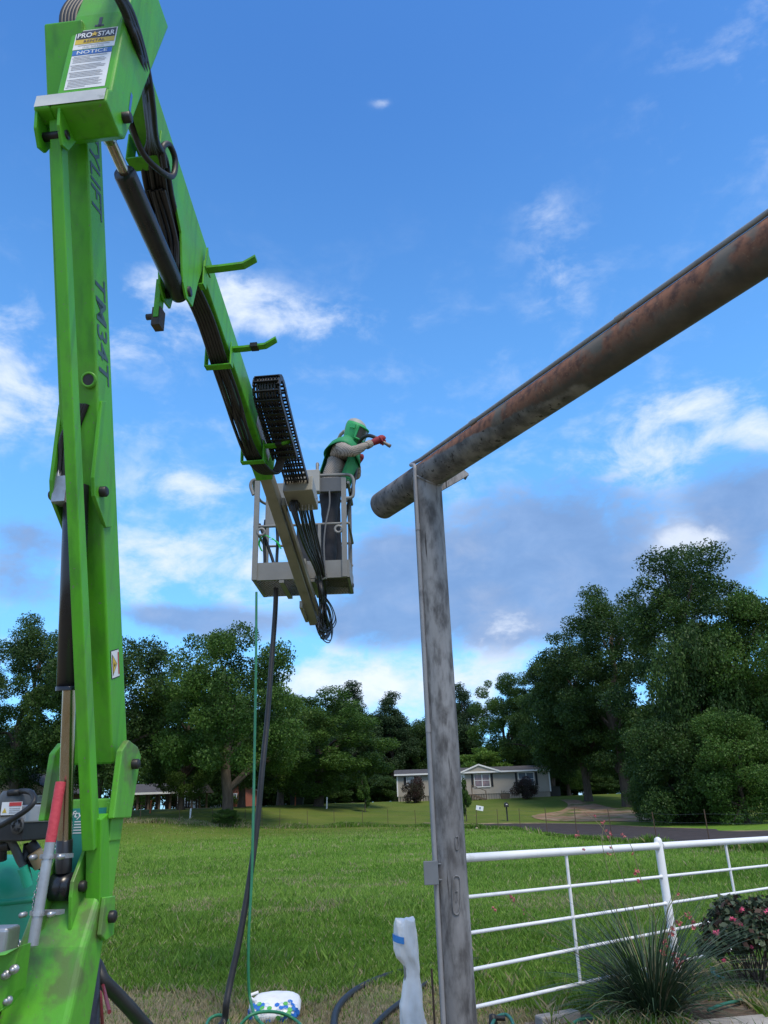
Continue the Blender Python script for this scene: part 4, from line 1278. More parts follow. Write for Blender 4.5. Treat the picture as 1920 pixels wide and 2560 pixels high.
# telescopic inner boom
SI = .345
def ib(u): return ub(2.42) + .045 - SI * (u - 2.42)
mb = MB()
uz(mb, [(2.3, ib(2.3)), (4.72, ib(4.72)), (4.76, ib(4.72) + .125), (2.3, ib(2.3) + .135)], -.05, .045)
ibm = mb.build('inner_boom', BEIGEB, lift, bevel=.006)
mb = MB()
uz(mb, [(2.9, ib(2.9) + .03), (4.60, ib(4.60) + .03), (4.62, ib(4.60) + .10), (2.9, ib(2.9) + .10)], .055, .080)
mb.build('levelling_rod', BEIGEB, ibm)
mb = MB()
uz(mb, [(4.30, ib(4.30) - .05), (4.62, ib(4.62) - .02), (4.62, ib(4.62) + .02), (4.30, ib(4.30) + .02)], -.075, -.045)
mb.build('side_plate', BEIGEB, ibm)
# drag chain beside the upper boom
path = [(2.86, 4.235), (2.65, 4.30), (2.40, 4.395), (2.15, 4.50), (1.98, 4.575), (1.86, 4.64), (1.77, 4.65), (1.71, 4.60), (1.70, 4.52), (1.76, 4.455), (1.86, 4.42), (2.02, 4.36), (2.2, 4.30), (2.38, 4.245)]
P_ = smooth_path([Vector((u_, 0, z_)) for u_, z_ in path], 10)
D_ = [0]
for a_, b_ in zip(P_, P_[1:]): D_.append(D_[-1] + (b_ - a_).length)
def on_path(s):
    i = max(0, min(len(P_) - 2, int(np.searchsorted(D_, s)) - 1))
    return P_[i].lerp(P_[i + 1], (s - D_[i]) / max(1e-6, D_[i + 1] - D_[i]))
mb = MB()
nl = int(D_[-1] / .066)
for k in range(nl):
    a_, b_ = on_path(k * .066 + .003), on_path(k * .066 + .062)
    for r_ in (.112, .305):
        A, B = L(a_.x, r_, a_.z), L(b_.x, r_, b_.z)
        mb.bar(A, B, .012, .046, LR)
    m_ = (a_ + b_) / 2
    t_ = (b_ - a_).normalized()
    nrm = Vector((-t_.z, 0, t_.x))
    for s in (-1, 1):
        q = m_ + nrm * s * .021
        mb.bar(L(q.x, .112, q.z), L(q.x, .305, q.z), .026, .006, LU)
mb.build('cable_chain', RUB, lift)
mb = MB()
for k in range(7):
    r_ = .135 + k * .022
    mb.tube([L(p_.x, r_ + .004 * math.sin(i * .3 + k), p_.z) for i, p_ in enumerate(P_[::3])], .009, 6)
mb.build('chain_cables', RUB, lift)
mb = MB()
uz(mb, [(2.80, 4.16), (3.08, 4.08), (3.08, 4.20), (2.82, 4.30)], .085, .345)
mb.build('chain_bracket', BEIGEB, ibm, bevel=.006)

# ---------------------------------------------------------------- basket
K = .94
NLc, NRc = at_d(631, 1453, 8.2 * K), at_d(874, 1437, 8.2 * K)
FLc = at_d(662, 1497, 8.9 * K)
BZ = 3.825
BX = NRc - NLc
BX.z = 0
BW = BX.length
BX.normalize()
BY = Vector((-BX.y, BX.x, 0))
BD = .66
BO = Vector((NLc.x, NLc.y, BZ))
def B(x, y, z): return BO + BX * x + BY * y + LZ * z
bax = (BX, BY, LZ)
def brail(pts, r=.0165, name='rail', m_=BEIGE, par=None):
    return MB().tube(pts, r, 10).build(name, m_, par or basket)
mb = MB()
TB = .19
for (c_, d_) in ((B(BW / 2, .0, TB / 2), (BW, .004, TB)), (B(BW / 2, BD, TB / 2), (BW, .004, TB)), (B(0, BD / 2, TB / 2), (.004, BD, TB)), (B(BW, BD / 2, TB / 2), (.004, BD, TB))):
    mb.box(c_, d_, bax)
for y_ in (0, BD): mb.box(B(BW / 2, y_ + (.012 if y_ == 0 else -.012), .006), (BW, .03, .012), bax)
for x_ in (0.012, BW - .012): mb.box(B(x_, BD / 2, .006), (.03, BD, .012), bax)
basket = mb.build('basket', BEIGE, lift)
mb = MB()
ns = 30
for k in range(-16, ns + 6):                      # expanded metal floor
    x_ = BW * k / ns
    for s in (1, -1):
        a_, b_ = (x_, 0.0), (x_ + s * BD * .62, BD)
        if s < 0: a_, b_ = (x_ + .4, 0.0), (x_ + .4 - BD * .62, BD)
        (xa, ya), (xb, yb) = a_, b_
        f0_, f1_ = 0.0, 1.0
        dx = xb - xa
        if dx > 0: f0_, f1_ = max(0, (0.01 - xa) / dx), min(1, (BW - .01 - xa) / dx)
        else: f0_, f1_ = max(0, (BW - .01 - xa) / dx), min(1, (.01 - xa) / dx)
        if f1_ - f0_ < .02: continue
        mb.bar(B(xa + dx * f0_, BD * f0_, .008 + .0035 * s), B(xa + dx * f1_, BD * f1_, .008 + .0035 * s), .010, .003, BX)
mb.build('mesh_floor', mat('floor_mesh_dark', (.07, .07, .065), (.11, .10, .09), 20, .6), basket)
mb = MB()
for x_ in (BW * .30, BW * .62): mb.box(B(x_, BD / 2, -.02), (.05, BD, .03), bax)
mb.build('floor_joist', BEIGE, basket)
HT = 1.13
for (x_, y_) in ((.02, .0), (BW - .05, .0), (.02, BD), (BW - .03, BD)):
    MB().box(B(x_, y_, HT / 2), (.055 if y_ == 0 else .045, .04, HT), bax).build('post', BEIGE, basket, bevel=.004)
brail(smooth_path([B(-.02, -.0, HT - .16), B(-.055, .0, HT - .05), B(-.03, .0, HT + .015), B(.05, .0, HT + .02), B(.12, .02, HT + .02)], 5), .019)
brail(smooth_path([B(-.02, .02, HT + .01), B(-.05, BD * .3, HT - .0), B(-.05, BD * .8, HT), B(0, BD, HT)], 5), .017)
brail(smooth_path([B(BW * .66, .0, HT + .04), B(BW * .85, .0, HT + .04), B(BW + .01, .0, HT + .035), B(BW + .055, .0, HT - .02), B(BW + .06, .0, HT - .10), B(BW + .055, .0, HT - .20), B(BW + .03, .0, HT - .235), B(BW - .03, 0, HT - .24)], 6), .018)
brail([B(0, BD, HT), B(BW, BD, HT)], .017)
brail([B(BW, .0, HT - .05), B(BW, BD, HT - .05)], .017)
brail(smooth_path([B(BW * .67, .02, HT - .06), B(BW * .66, .06, HT + .20), B(BW * .66, .12, HT + .22)], 5), .018)
for (a_, b_) in (((0.0, 0.0), (BW, 0.0)), ((0, BD), (BW, BD)), ((0, 0), (0, BD)), ((BW, 0), (BW, BD))):
    brail([B(*a_, .60), B(*b_, .60)], .014, 'mid_rail')
brail([B(.0, BD, .33), B(BW, BD, .33)], .012, 'mid_rail')
MB().box(B(BW * .69, 0, .39), (.03, .025, .42), bax).build('stay', BEIGE, basket)
for x_ in (.06, BW - .09):
    mb = MB()
    c_ = B(x_ + (.02 if x_ < .3 else -.02), -.022, .53)
    mb.lathe(c_ - BY * -.01, -BY, [(.026, 0), (.05, 0), (.05, .012), (.026, .012), (.026, 0)], 14)
    mb.build('harness_eye', BEIGE, basket)
MB().box(B(.22, .10, .88), (.24, .02, .52), bax).build('back_panel', BEIGE, basket, bevel=.004)
MB().box(B(BW * .60, -.035, HT - .05), (.20, .10, .26), bax).build('control_box', mat('panel_grey', (.27, .27, .25), (.31, .31, .29), 4, .5), basket, bevel=.008)
MB().box(B(BW * .80, .01, HT - .075), (.34, .05, .17), bax).build('control_panel', DKGREY, basket, bevel=.006)
MB().box(B(BW * .60, .30, .42), (.36, .22, .50), bax).build('tool_box', mat('black_box', (.018, .018, .02), (.03, .03, .032), 6, .55), basket, bevel=.01)
mb = MB().box(B(BW * .52, -.10, .05), (.10, .16, .22), bax).box(B(BW * .52, .12, -.035), (.16, .5, .035), bax)
mb.build('basket_mount', BEIGEB, basket)
# bundle of thin hoses that drops from the chain bracket along the inner boom to its tip
mb = MB()
random.seed(11)
for k in range(13):
    j = (k - 6) / 6
    sp = random.uniform(-1, 1)
    q_ = lambda: random.uniform(-5, 5)
    pts = [L(2.98, .14 + .0165 * k, 4.15), hq(752 + 26 * j, 1262, .20 + .05 * j), hq(762 + 20 * j + 4 * sp, 1310, .19 + .03 * sp), hq(778 + 17 * j + 3 * sp, 1365, .17), hq(797 + 9 * j + q_(), 1425, .15 + .04 * sp), hq(806 + 7 * j + q_(), 1480, .14 - .04 * sp), hq(808 + 9 * j + q_(), 1530, .12 + .04 * sp), hq(812 + 14 * j, 1565 + 10 * sp, .11), hq(806 + 8 * j, 1585 + 12 * sp, .10), hq(796 + 6 * j, 1560, .09)]
    mb.tube(smooth_path(pts, 5), .0075 + .004 * (k % 3 == 0), 7)
for k in range(6):
    a_, b_, c_ = random.uniform(-7, 7), random.uniform(-16, 22), random.uniform(-.05, .05)
    pts = [hq(806 + a_, 1490, .15), hq(826 + a_, 1520 + b_ * .5, .16 + c_), hq(834 + a_, 1556 + b_, .13 - c_), hq(820 - a_, 1586 + b_, .14 + c_), hq(804 + a_, 1578 + b_ * .6, .10 - c_), hq(797, 1550, .10)]
    mb.tube(smooth_path(pts, 6), .0065, 6)
mb.build('basket_hoses', RUB, lift)
mb = MB()
for k in range(6):
    c_ = L(2.99 + .01 * (k % 2), .155 + .03 * k, 4.15)
    mb.lathe(c_, -LZ + LU * .3, [(.011, 0), (.011, .05), (.008, .052), (.008, .09)], 6)
mb.build('hose_fittings', ZINC, ibm)
brail(smooth_path([B(BW * .80, -.03, HT - .16), B(BW * .80, -.035, .80), B(BW * .76, -.04, .58), B(BW * .74, -.035, .35), B(BW * .75, -.03, .10), B(BW * .76, -.02, -.02)], 6), .009, 'control_cable', mat('grey_cable', (.11, .11, .11), rough=.6))
MB().lathe(hq(803, 1440, .145), (LU * .8 - LZ * .6), [(.062, -.01), (.066, 0), (.062, .01)], 14).build('strap', ZINC, lift)
# ================================================================== GATE FRAME
def node_gate(name, rust_axis=None):
    """sandblasted grey steel with dark mill-scale streaks; on the beam the unblasted part is rusty"""
    m = bpy.data.materials.new(name)
    m.use_nodes = True
    t = m.node_tree
    b_ = t.nodes['Principled BSDF']
    b_.inputs['Roughness'].default_value = .72
    b_.inputs['Specular IOR Level'].default_value = .3
    geo = t.nodes.new('ShaderNodeNewGeometry')
    def mp(sc, rot=(0, 0, 0), loc=(0, 0, 0)):
        n = t.nodes.new('ShaderNodeMapping')
        n.inputs['Scale'].default_value = sc
        n.inputs['Rotation'].default_value = rot
        n.inputs['Location'].default_value = loc
        t.links.new(geo.outputs['Position'], n.inputs[0])
        return n.outputs[0]
    def nz(vec, s, d_=6, r_=.6):
        n = t.nodes.new('ShaderNodeTexNoise')
        n.inputs['Scale'].default_value = s
        n.inputs['Detail'].default_value = d_
        n.inputs['Roughness'].default_value = r_
        t.links.new(vec, n.inputs[0])
        return n.outputs[0]
    def mr(v, a_, c_, lo=0., hi=1.):
        n = t.nodes.new('ShaderNodeMapRange')
        n.interpolation_type = 'SMOOTHSTEP'
        for i, x in ((1, a_), (2, c_), (3, lo), (4, hi)): n.inputs[i].default_value = x
        t.links.new(v, n.inputs[0])
        return n.outputs[0]
    def mx(f, a_, c_):
        n = t.nodes.new('ShaderNodeMix')
        n.data_type = 'RGBA'
        t.links.new(f, n.inputs[0])
        for s, v in ((n.inputs[6], a_), (n.inputs[7], c_)):
            if isinstance(v, tuple): s.default_value = (*v, 1)
            else: t.links.new(v, s)
        return n.outputs[2]
    def ma(op, a_, c_):
        n = t.nodes.new('ShaderNodeMath')
        n.operation = op
        for s, v in ((n.inputs[0], a_), (n.inputs[1], c_)):
            if isinstance(v, (int, float)): s.default_value = v
            else: t.links.new(v, s)
        return n.outputs[0]
    if rust_axis is None:
        v = mp((1, 1, .26))
        base = mx(mr(nz(v, 3.5), .35, .65), (.19, .185, .185), (.30, .295, .295))
        base = mx(mr(nz(v, 13, 5), .44, .70), base, (.066, .063, .063))
        base = mx(mr(nz(mp((1, 1, .55), loc=(3, 1, 2)), 7, 6), .46, .72), base, (.082, .077, .076))
        base = mx(mr(nz(mp((1, 1, .05), loc=(1, 7, 2)), 26, 3), .64, .72), base, (.03, .027, .026))
    else:
        A, dr = rust_axis
        dot = t.nodes.new('ShaderNodeVectorMath')
        dot.operation = 'DOT_PRODUCT'
        sub = t.nodes.new('ShaderNodeVectorMath')
        sub.operation = 'SUBTRACT'
        t.links.new(geo.outputs['Position'], sub.inputs[0])
        sub.inputs[1].default_value = A
        t.links.new(sub.outputs[0], dot.inputs[0])
        dot.inputs[1].default_value = dr
        along = dot.outputs['Value']
        sp = t.nodes.new('ShaderNodeSeparateXYZ')
        t.links.new(sub.outputs[0], sp.inputs[0])
        zz = sp.outputs[2]
        ang = math.atan2(dr.x, dr.y)
        v = mp((1, 1, 1), (0, 0, ang))
        grey = mx(mr(nz(mp((1, 1, .7)), 7), .35, .65), (.075, .075, .078), (.20, .195, .195))
        grey = mx(mr(nz(mp((1, 1, 1)), 22, 3), .58, .68), grey, (.04, .037, .036))
        # underside shade put into a dark grey; rust running down from the top
        st = t.nodes.new('ShaderNodeCombineXYZ')
        t.links.new(along, st.inputs[0])
        t.links.new(ma('MULTIPLY', zz, .9), st.inputs[1])
        streak = nz(st.outputs[0], 16, 5, .6)
        patch = nz(st.outputs[0], 3.0, 4, .6)
        rust = mx(mr(streak, .35, .68), (.29, .125, .070), (.105, .052, .038))
        rust = mx(mr(nz(st.outputs[0], 42, 3), .60, .70), rust, (.32, .17, .095))
        rust = mx(mr(patch, .50, .60), rust, (.155, .13, .105))
        under_shade = mx(mr(nz(mp((1, 1, 1)), 5), .3, .7), (.055, .051, .047), (.090, .080, .070))
        edge = ma('ADD', zz, ma('MULTIPLY', ma('SUBTRACT', streak, .5), .16))
        unblasted_col = mx(mr(edge, -.105, -.015), under_shade, rust)
        cut = ma('ADD', ma('ADD', along, ma('MULTIPLY', zz, 10.0)), ma('MULTIPLY', ma('SUBTRACT', patch, .5), 1.4))
        base = mx(mr(cut, 1.25, 1.45), grey, unblasted_col)
    t.links.new(base, b_.inputs['Base Color'])
    bp = t.nodes.new('ShaderNodeBump')
    bp.inputs['Strength'].default_value = .35
    bp.inputs['Distance'].default_value = .006
    t.links.new(nz(mp((1, 1, .6)), 40, 5), bp.inputs['Height'])
    t.links.new(bp.outputs[0], b_.inputs['Normal'])
    return m
GY = 5.8
pc = at_y(1112, 1900, GY)
PX = .378
PR = .121
gz0 = gz(PX, GY)
bz = at_y(1074, 1188, GY).z
sA, sB = at_z(956, 1264, bz), at_z(1920, 618, bz)
bdir = (sB - sA).normalized()
BR = .131
bE = sA + bdir * 7.2
gate = thing('gate_frame', (PX, GY, gz0), 'tall sandblasted steel pipe gate post carrying a rusty overhead beam', 'gate frame')
def lathe_axis(a_, b_, r_, n=40, k=24):
    d_ = b_ - a_
    mb_ = MB().tube([a_ + d_ * (i / k) for i in range(k + 1)], r_, n)
    return mb_
PS = node_gate('sandblasted_steel')
lathe_axis(Vector((PX, GY, gz0 - .3)), Vector((PX - .0, GY, bz - .02)), PR).build('post', PS, gate)
mbm = MB()
n_ = 44
mbm.tube([sA + bdir * (7.2 * i / 30) for i in range(31)], BR, n_, caps=False)
mbm.tube([sA + bdir * .0, sA + bdir * .4], BR - .008, n_, caps=False)
mbm.lathe(sA + bdir * .002, bdir, [(BR, 0), (BR - .008, 0)], n_)
mbm.lathe(sA + bdir * .25, bdir, [(BR - .008, 0), (0, .001)], n_)
mbm.lathe(bE, bdir, [(BR, 0), (0, 0.001)], n_)
BEAM = node_gate('rusty_beam', (sA, bdir))
beam = mbm.build('beam', BEAM, gate)
# second post out of view carries the far end
lathe_axis(Vector((bE.x - bdir.x * .7, bE.y - bdir.y * .7, -.3)), Vector((bE.x - bdir.x * .7, bE.y - bdir.y * .7, bz - .02)), PR, 24, 6).build('post', PS, gate)
# weld bead where post meets beam
wl = []
for k in range(41):
    a_ = 2 * math.pi * k / 40
    x_, y_ = PX + PR * math.cos(a_), GY + PR * math.sin(a_)
    rel = Vector((x_, y_, 0)) - Vector((sA.x, sA.y, 0))
    off = rel - bdir * rel.dot(bdir)
    d2 = min(off.length, BR * .995)
    wl.append((x_ + .004 * math.cos(a_), y_ + .004 * math.sin(a_), bz - math.sqrt(BR * BR - d2 * d2) - .001))
MB().tube(wl, .009, 6, caps=False).build('weld_bead', PS, gate)
# gusset plate
gp4 = [at_y(1104, 1226, 6.02), at_y(1172, 1187, 6.08), at_y(1157, 1174, 6.08), at_y(1104, 1204, 6.02)]
MB().prism(gp4, Vector((.0, .02, .0))).prism([gp4[1], gp4[2], gp4[2] + Vector((-.02, .12, .0)), gp4[1] + Vector((-.02, .12, .0))], Vector((0, 0, .012))).build('gusset_plate', PS, gate)
# conduit down the post and along the beam
CON = mat('grey_conduit', (.22, .225, .24), (.28, .28, .29), 6, .5, c3=(.12, .12, .13), s3=5, lo3=.6, hi3=.75)
nl_ = Vector((-bdir.y, bdir.x, 0))
if nl_.x > 0: nl_ = -nl_
co = (nl_ * .62 + LZ * .80).normalized() * (BR + .017)
cpx = PX - math.cos(rad(38)) * (PR + .012)
cpy = GY - math.sin(rad(38)) * (PR + .012)
s0 = (Vector((PX, GY, bz)) - sA).dot(bdir)
pts = [Vector((cpx, cpy, gz0 + .02)), Vector((cpx, cpy, 1.2)), Vector((cpx, cpy, 2.5)), Vector((cpx, cpy, bz - .35)), Vector((cpx, cpy, bz - .05)), Vector((cpx + .0, cpy + .01, bz + .06)), sA + bdir * (s0 - .10) + co * 1.06, sA + bdir * (s0 + .05) + co, sA + bdir * (s0 + .3) + co, sA + bdir * 3.0 + co, sA + bdir * 7.1 + co]
cdt = MB().tube(smooth_path(pts, 8), .0165, 10).build('conduit', CON, gate)
for s_ in (1.55, 3.05, 4.1):
    c_ = sA + bdir * s_ + co
    MB().tube([c_ - bdir * .03, c_ + bdir * .03], .021, 10).build('conduit_coupling', CON, cdt)
for z_ in (2.1, 3.7):
    MB().tube([(cpx, cpy, z_), (cpx, cpy, z_ + .06)], .021, 10).build('conduit_coupling', CON, cdt)
jb = at_y(1091, 2180, GY - .1)
jx = Vector((cpx - .028, cpy - .03, jb.z))
MB().box(jx, (.085, .075, .135)).box(jx - Vector((.008, .042, 0)), (.10, .012, .15)).box(jx + Vector((.06, .02, .05)), (.03, .02, .012)).box(jx + Vector((.06, .02, -.05)), (.03, .02, .012)).build('junction_box', mat('box_grey', (.14, .15, .165), (.18, .19, .20), 5, .5), gate, bevel=.004)
# handhole weld outlines on the post
def on_post(px, py, o=0.0):
    r_ = ray(px, py)
    ox, oy = -PX, -GY
    A_, Bq, Cq = r_.x ** 2 + r_.y ** 2, 2 * (r_.x * ox + r_.y * oy), ox * ox + oy * oy - (PR + o) ** 2
    dsc = max(0, Bq * Bq - 4 * A_ * Cq)
    return EYE + r_ * ((-Bq - math.sqrt(dsc)) / (2 * A_))
mb = MB()
ov = [(1137, 2190), (1148, 2193), (1151, 2215), (1151, 2262), (1146, 2284), (1136, 2284), (1132, 2265), (1131, 2220), (1133, 2198), (1137, 2190)]
mb.tube(smooth_path([on_post(x, y, .004) for x, y in ov], 4), .006, 6)
mb.tube(smooth_path([on_post(x, y, .003) for x, y in ((1139, 2230), (1144, 2228), (1143, 2245), (1140, 2255))], 4), .004, 6)
mb.build('handhole_weld', PS, gate)
mb = MB()
mb.tube(smooth_path([on_post(x, y, .003) for x, y in ((1139, 2093), (1145, 2093), (1146, 2120), (1140, 2123), (1138, 2095))], 4), .005, 6)
mb.build('handhole_weld', PS, gate)

# ================================================================== WHITE PIPE FENCE
WHT = mat('white_fence_paint', (.70, .71, .72), (.76, .77, .78), 5, .4, c3=(.52, .52, .50), s3=7, lo3=.64, hi3=.78)
fr = ray(3507, 1997)
faz = math.atan2(fr.x, fr.y)
FD = Vector((math.sin(faz), math.cos(faz), 0))
FN = Vector((math.cos(faz), -math.sin(faz), 0))
FG0 = Vector((PX + .10, GY + .03, 0))
def fpt(px, py, off=0.0):
    r_ = ray(px, py)
    t_ = ((FG0 - EYE).dot(FN) + off) / r_.dot(FN)
    return EYE + r_ * t_
pf = thing('pipe_fence', FG0, 'white painted steel pipe fence running right from the gate post', 'fence')
def c7(x, y): return (920 + x * .6028, 1750 + y * .6028)
rails = [((405, 655), (1195, 606), .030), ((415, 817), (1225, 732), .0125), ((425, 966), (1230, 845), .0125), ((433, 1118), (1130, 980), .0125), ((443, 1274), (887, 1175), .0125)]
R3 = []
for a_, b_, r_ in rails:
    A, Bq = fpt(*c7(*a_)), fpt(*c7(*b_))
    d_ = (Bq - A)
    d_ /= d_.dot(FD)
    R3.append((A, d_, r_))
def rail_at(k, s):
    A, d_, r_ = R3[k]
    return A + d_ * (s - (A - FG0).dot(FD))
sP = [(fpt(*c7(1211, 640)) - FG0).dot(FD)]
sS = [(fpt(*c7(828, 700)) - FG0).dot(FD), (fpt(*c7(1490, 640)) - FG0).dot(FD)]
stepP = (sS[1] - sS[0])
s_end = sP[0] + stepP * 2
for k in range(5):
    MB().tube([rail_at(k, .0), rail_at(k, s_end * .5), rail_at(k, s_end)], R3[k][2], 14).build('rail', WHT, pf)
for s in (sP[0], sP[0] + stepP, sP[0] + 2 * stepP):
    top = rail_at(0, s) + LZ * .055
    mb = MB().lathe((top.x, top.y, gz(top.x, top.y) - .2), LZ, [(.036, 0), (.036, top.z - gz(top.x, top.y) + .18), (.030, top.z - gz(top.x, top.y) + .205), (.012, top.z - gz(top.x, top.y) + .218), (0, top.z - gz(top.x, top.y) + .22)], 18)
    mb.build('post', WHT, pf)
    mb = MB()
    for k in range(5):
        c_ = rail_at(k, s)
        for sg in (-1, 1): mb.lathe(c_ + FD * sg * .030, FD * sg, [(R3[k][2] + .006, 0), (R3[k][2] + .007, .007), (R3[k][2] - .001, .014)], 14)
    o_ = mb.build('weld_beads', WHT, pf)
    o_['kind'] = 'stuff'
for s in (sS[0], sS[1], sS[1] + stepP):
    MB().tube([rail_at(0, s), rail_at(4, s) - LZ * .005], .0125, 10).build('stay', WHT, pf)

# ================================================================== WORKER IN THE BASKET
WY = 7.68
SHIRT = mat('checked_shirt', (.42, .37, .32), (.34, .30, .26), 9, .85, spec=.2)
def checks(m):
    t = m.node_tree
    b_ = t.nodes['Principled BSDF']
    geo = t.nodes.new('ShaderNodeTexCoord')
    outs = []
    for ax, sc in (((1, .2, .5), 62), ((-.5, .2, 1), 62)):
        dt = t.nodes.new('ShaderNodeVectorMath')
        dt.operation = 'DOT_PRODUCT'
        t.links.new(geo.outputs['Object'], dt.inputs[0])
        dt.inputs[1].default_value = Vector(ax).normalized() * sc
        fr_ = t.nodes.new('ShaderNodeMath')
        fr_.operation = 'FRACT'
        t.links.new(dt.outputs['Value'], fr_.inputs[0])
        lt = t.nodes.new('ShaderNodeMath')
        lt.operation = 'LESS_THAN'
        lt.inputs[1].default_value = .30
        t.links.new(fr_.outputs[0], lt.inputs[0])
        outs.append(lt.outputs[0])
    mxm = t.nodes.new('ShaderNodeMath')
    mxm.operation = 'MAXIMUM'
    t.links.new(outs[0], mxm.inputs[0])
    t.links.new(outs[1], mxm.inputs[1])
    src = b_.inputs['Base Color'].links[0].from_socket
    n = t.nodes.new('ShaderNodeMix')
    n.data_type = 'RGBA'
    sc_ = t.nodes.new('ShaderNodeMath')
    sc_.operation = 'MULTIPLY'
    sc_.inputs[1].default_value = .75
    t.links.new(mxm.outputs[0], sc_.inputs[0])
    t.links.new(sc_.outputs[0], n.inputs[0])
    t.links.new(src, n.inputs[6])
    n.inputs[7].default_value = (.09, .075, .065, 1)
    t.links.new(n.outputs[2], b_.inputs['Base Color'])
checks(SHIRT)
TROU = mat('charcoal_trousers', (.028, .030, .036), (.042, .043, .050), 6, .85, bump=.6, bscale=14, spec=.2)
HGRN = mat('hood_green', (.025, .33, .10), (.035, .38, .13), 5, .6)
CGRN = mat('cape_green', (.012, .20, .070), (.018, .25, .09), 5, .7, bump=.4, bscale=12)
HTOP = mat('hood_dusty_shell', (.25, .25, .23), (.32, .32, .29), 6, .6)
VIS = mat('visor_dusty_glass', (.42, .42, .42), (.055, .055, .06), 3.2, .25, lo=.46, hi=.54, detail=2)
GLV = mat('red_glove', (.26, .018, .026), (.16, .012, .018), 9, .75, bump=.4, bscale=30)
BOOT = mat('brown_boot', (.035, .025, .02), rough=.7)
def wp(px, py, y=WY): return at_y(px, py, y)
worker_x = wp(838, 1400).x
person = thing('person', (worker_x, WY, BZ + .012), 'person in green blasting hood and checked shirt aiming a nozzle from the basket', 'person')
J = {}
ED = []
def jn(name, p, r, parent=None):
    J[name] = (len(J), Vector(p), r)
    if parent: ED.append((J[parent][0], J[name][0]))
pel = wp(824, 1232)
jn('pelvis', pel, (.165, .135))
jn('waist', wp(831, 1192), (.150, .125), 'pelvis')
jn('chest', wp(849, 1148), (.185, .150), 'waist')
jn('upper', wp(862, 1121), (.165, .125), 'chest')
jn('neck', wp(873, 1103), (.07, .07), 'upper')
jn('head', wp(888, 1084), (.10, .10), 'neck')
jn('shr', wp(850, 1120, WY - .17), (.085, .085), 'upper')
jn('elr', wp(878, 1131, WY - .40), (.066, .066), 'shr')
jn('far', wp(900, 1122, WY - .36), (.055, .055), 'elr')
jn('wrr', wp(926, 1109, WY - .27), (.036, .036), 'far')
jn('shl', wp(862, 1122, WY + .17), (.085, .085), 'upper')
jn('ell', wp(891, 1196, WY + .18), (.062, .062), 'shl')
jn('fal', wp(893, 1176, WY + .10), (.052, .052), 'ell')
jn('wrl', wp(892, 1158, WY + .02), (.036, .036), 'fal')
for s, nm, kx, ax_ in ((-1, 'r', 824, 822), (1, 'l', 836, 838)):
    jn('hip' + nm, wp(822 + 6 * (s > 0), 1246, WY + s * .10), (.115, .115), 'pelvis')
    jn('thigh' + nm, wp(824 + 7 * (s > 0), 1280, WY + s * .105), (.105, .105), 'hip' + nm)
    kn_ = wp(kx, 1322, WY + s * .11)
    jn('knee' + nm, kn_, (.080, .080), 'thigh' + nm)
    jn('calf' + nm, wp(kx + 3, 1352, WY + s * .11), (.078, .078), 'knee' + nm)
    an = wp(ax_, 1405, WY + s * .115)
    an.z = BZ + .13
    jn('ankle' + nm, an, (.068, .068), 'calf' + nm)
    jn('cuff' + nm, an - LZ * .05, (.072, .072), 'ankle' + nm)
me = bpy.data.meshes.new('body')
me.from_pydata([tuple(j[1] - Vector(person.location)) for j in J.values()], ED, [])
ob = bpy.data.objects.new('body', me)
COL.objects.link(ob)
sk = ob.modifiers.new('skin', 'SKIN')
sk.use_smooth_shade = True
for i, j in enumerate(J.values()):
    me.skin_vertices[0].data[i].radius = j[2]
    me.skin_vertices[0].data[i].use_root = (i == 0)
sb_ = ob.modifiers.new('sub', 'SUBSURF')
sb_.levels = sb_.render_levels = 2
dg = bpy.context.evaluated_depsgraph_get()
bme = bpy.data.meshes.new_from_object(ob.evaluated_get(dg))
bpy.data.objects.remove(ob)
bme.name = 'body'
bme.materials.clear()
for m_ in (SHIRT, TROU): bme.materials.append(m_)
wz = pel.z - person.location.z + .06
for poly in bme.polygons:
    poly.material_index = 1 if poly.center.z < wz else 0
    poly.use_smooth = True
for v in bme.vertices:                       # cloth folds
    n = mnoise.noise(v.co * 9 + Vector((3, 1, 0))) * .010 + mnoise.noise(v.co * 22) * .005
    v.co += v.normal * n
body = bpy.data.objects.new('body', bme)
COL.objects.link(body)
body.parent = person
ORG[body.name] = Vector(person.location)
for s in ('r', 'l'):
    an = J['ankle' + s][1]
    fd = Vector((.92, .30, 0)).normalized()
    mb = MB()
    sole = an.copy()
    sole.z = BZ + .013
    rings = [(-.09, .036, .10), (-.05, .046, .12), (.03, .045, .11), (.10, .047, .075), (.17, .042, .060), (.205, .022, .045)]
    vs, fs = [], []
    sd_ = Vector((-fd.y, fd.x, 0))
    for (x_, w_, h_) in rings:
        c_ = sole + fd * x_
        for k in range(10):
            a_ = 2 * math.pi * k / 10
            vs.append(c_ + sd_ * w_ * math.cos(a_) + LZ * (h_ / 2 + h_ / 2 * max(-1, math.sin(a_) * 1.25 if math.sin(a_) < 0 else math.sin(a_))))
    for i in range(len(rings) - 1):
        for k in range(10): fs.append([i * 10 + k, i * 10 + (k + 1) % 10, i * 10 + 10 + (k + 1) % 10, i * 10 + 10 + k])
    fs += [list(range(9, -1, -1)), list(range(50, 60))]
    mb.add(vs, fs, 0, True)
    mb.build('boot', BOOT, person)
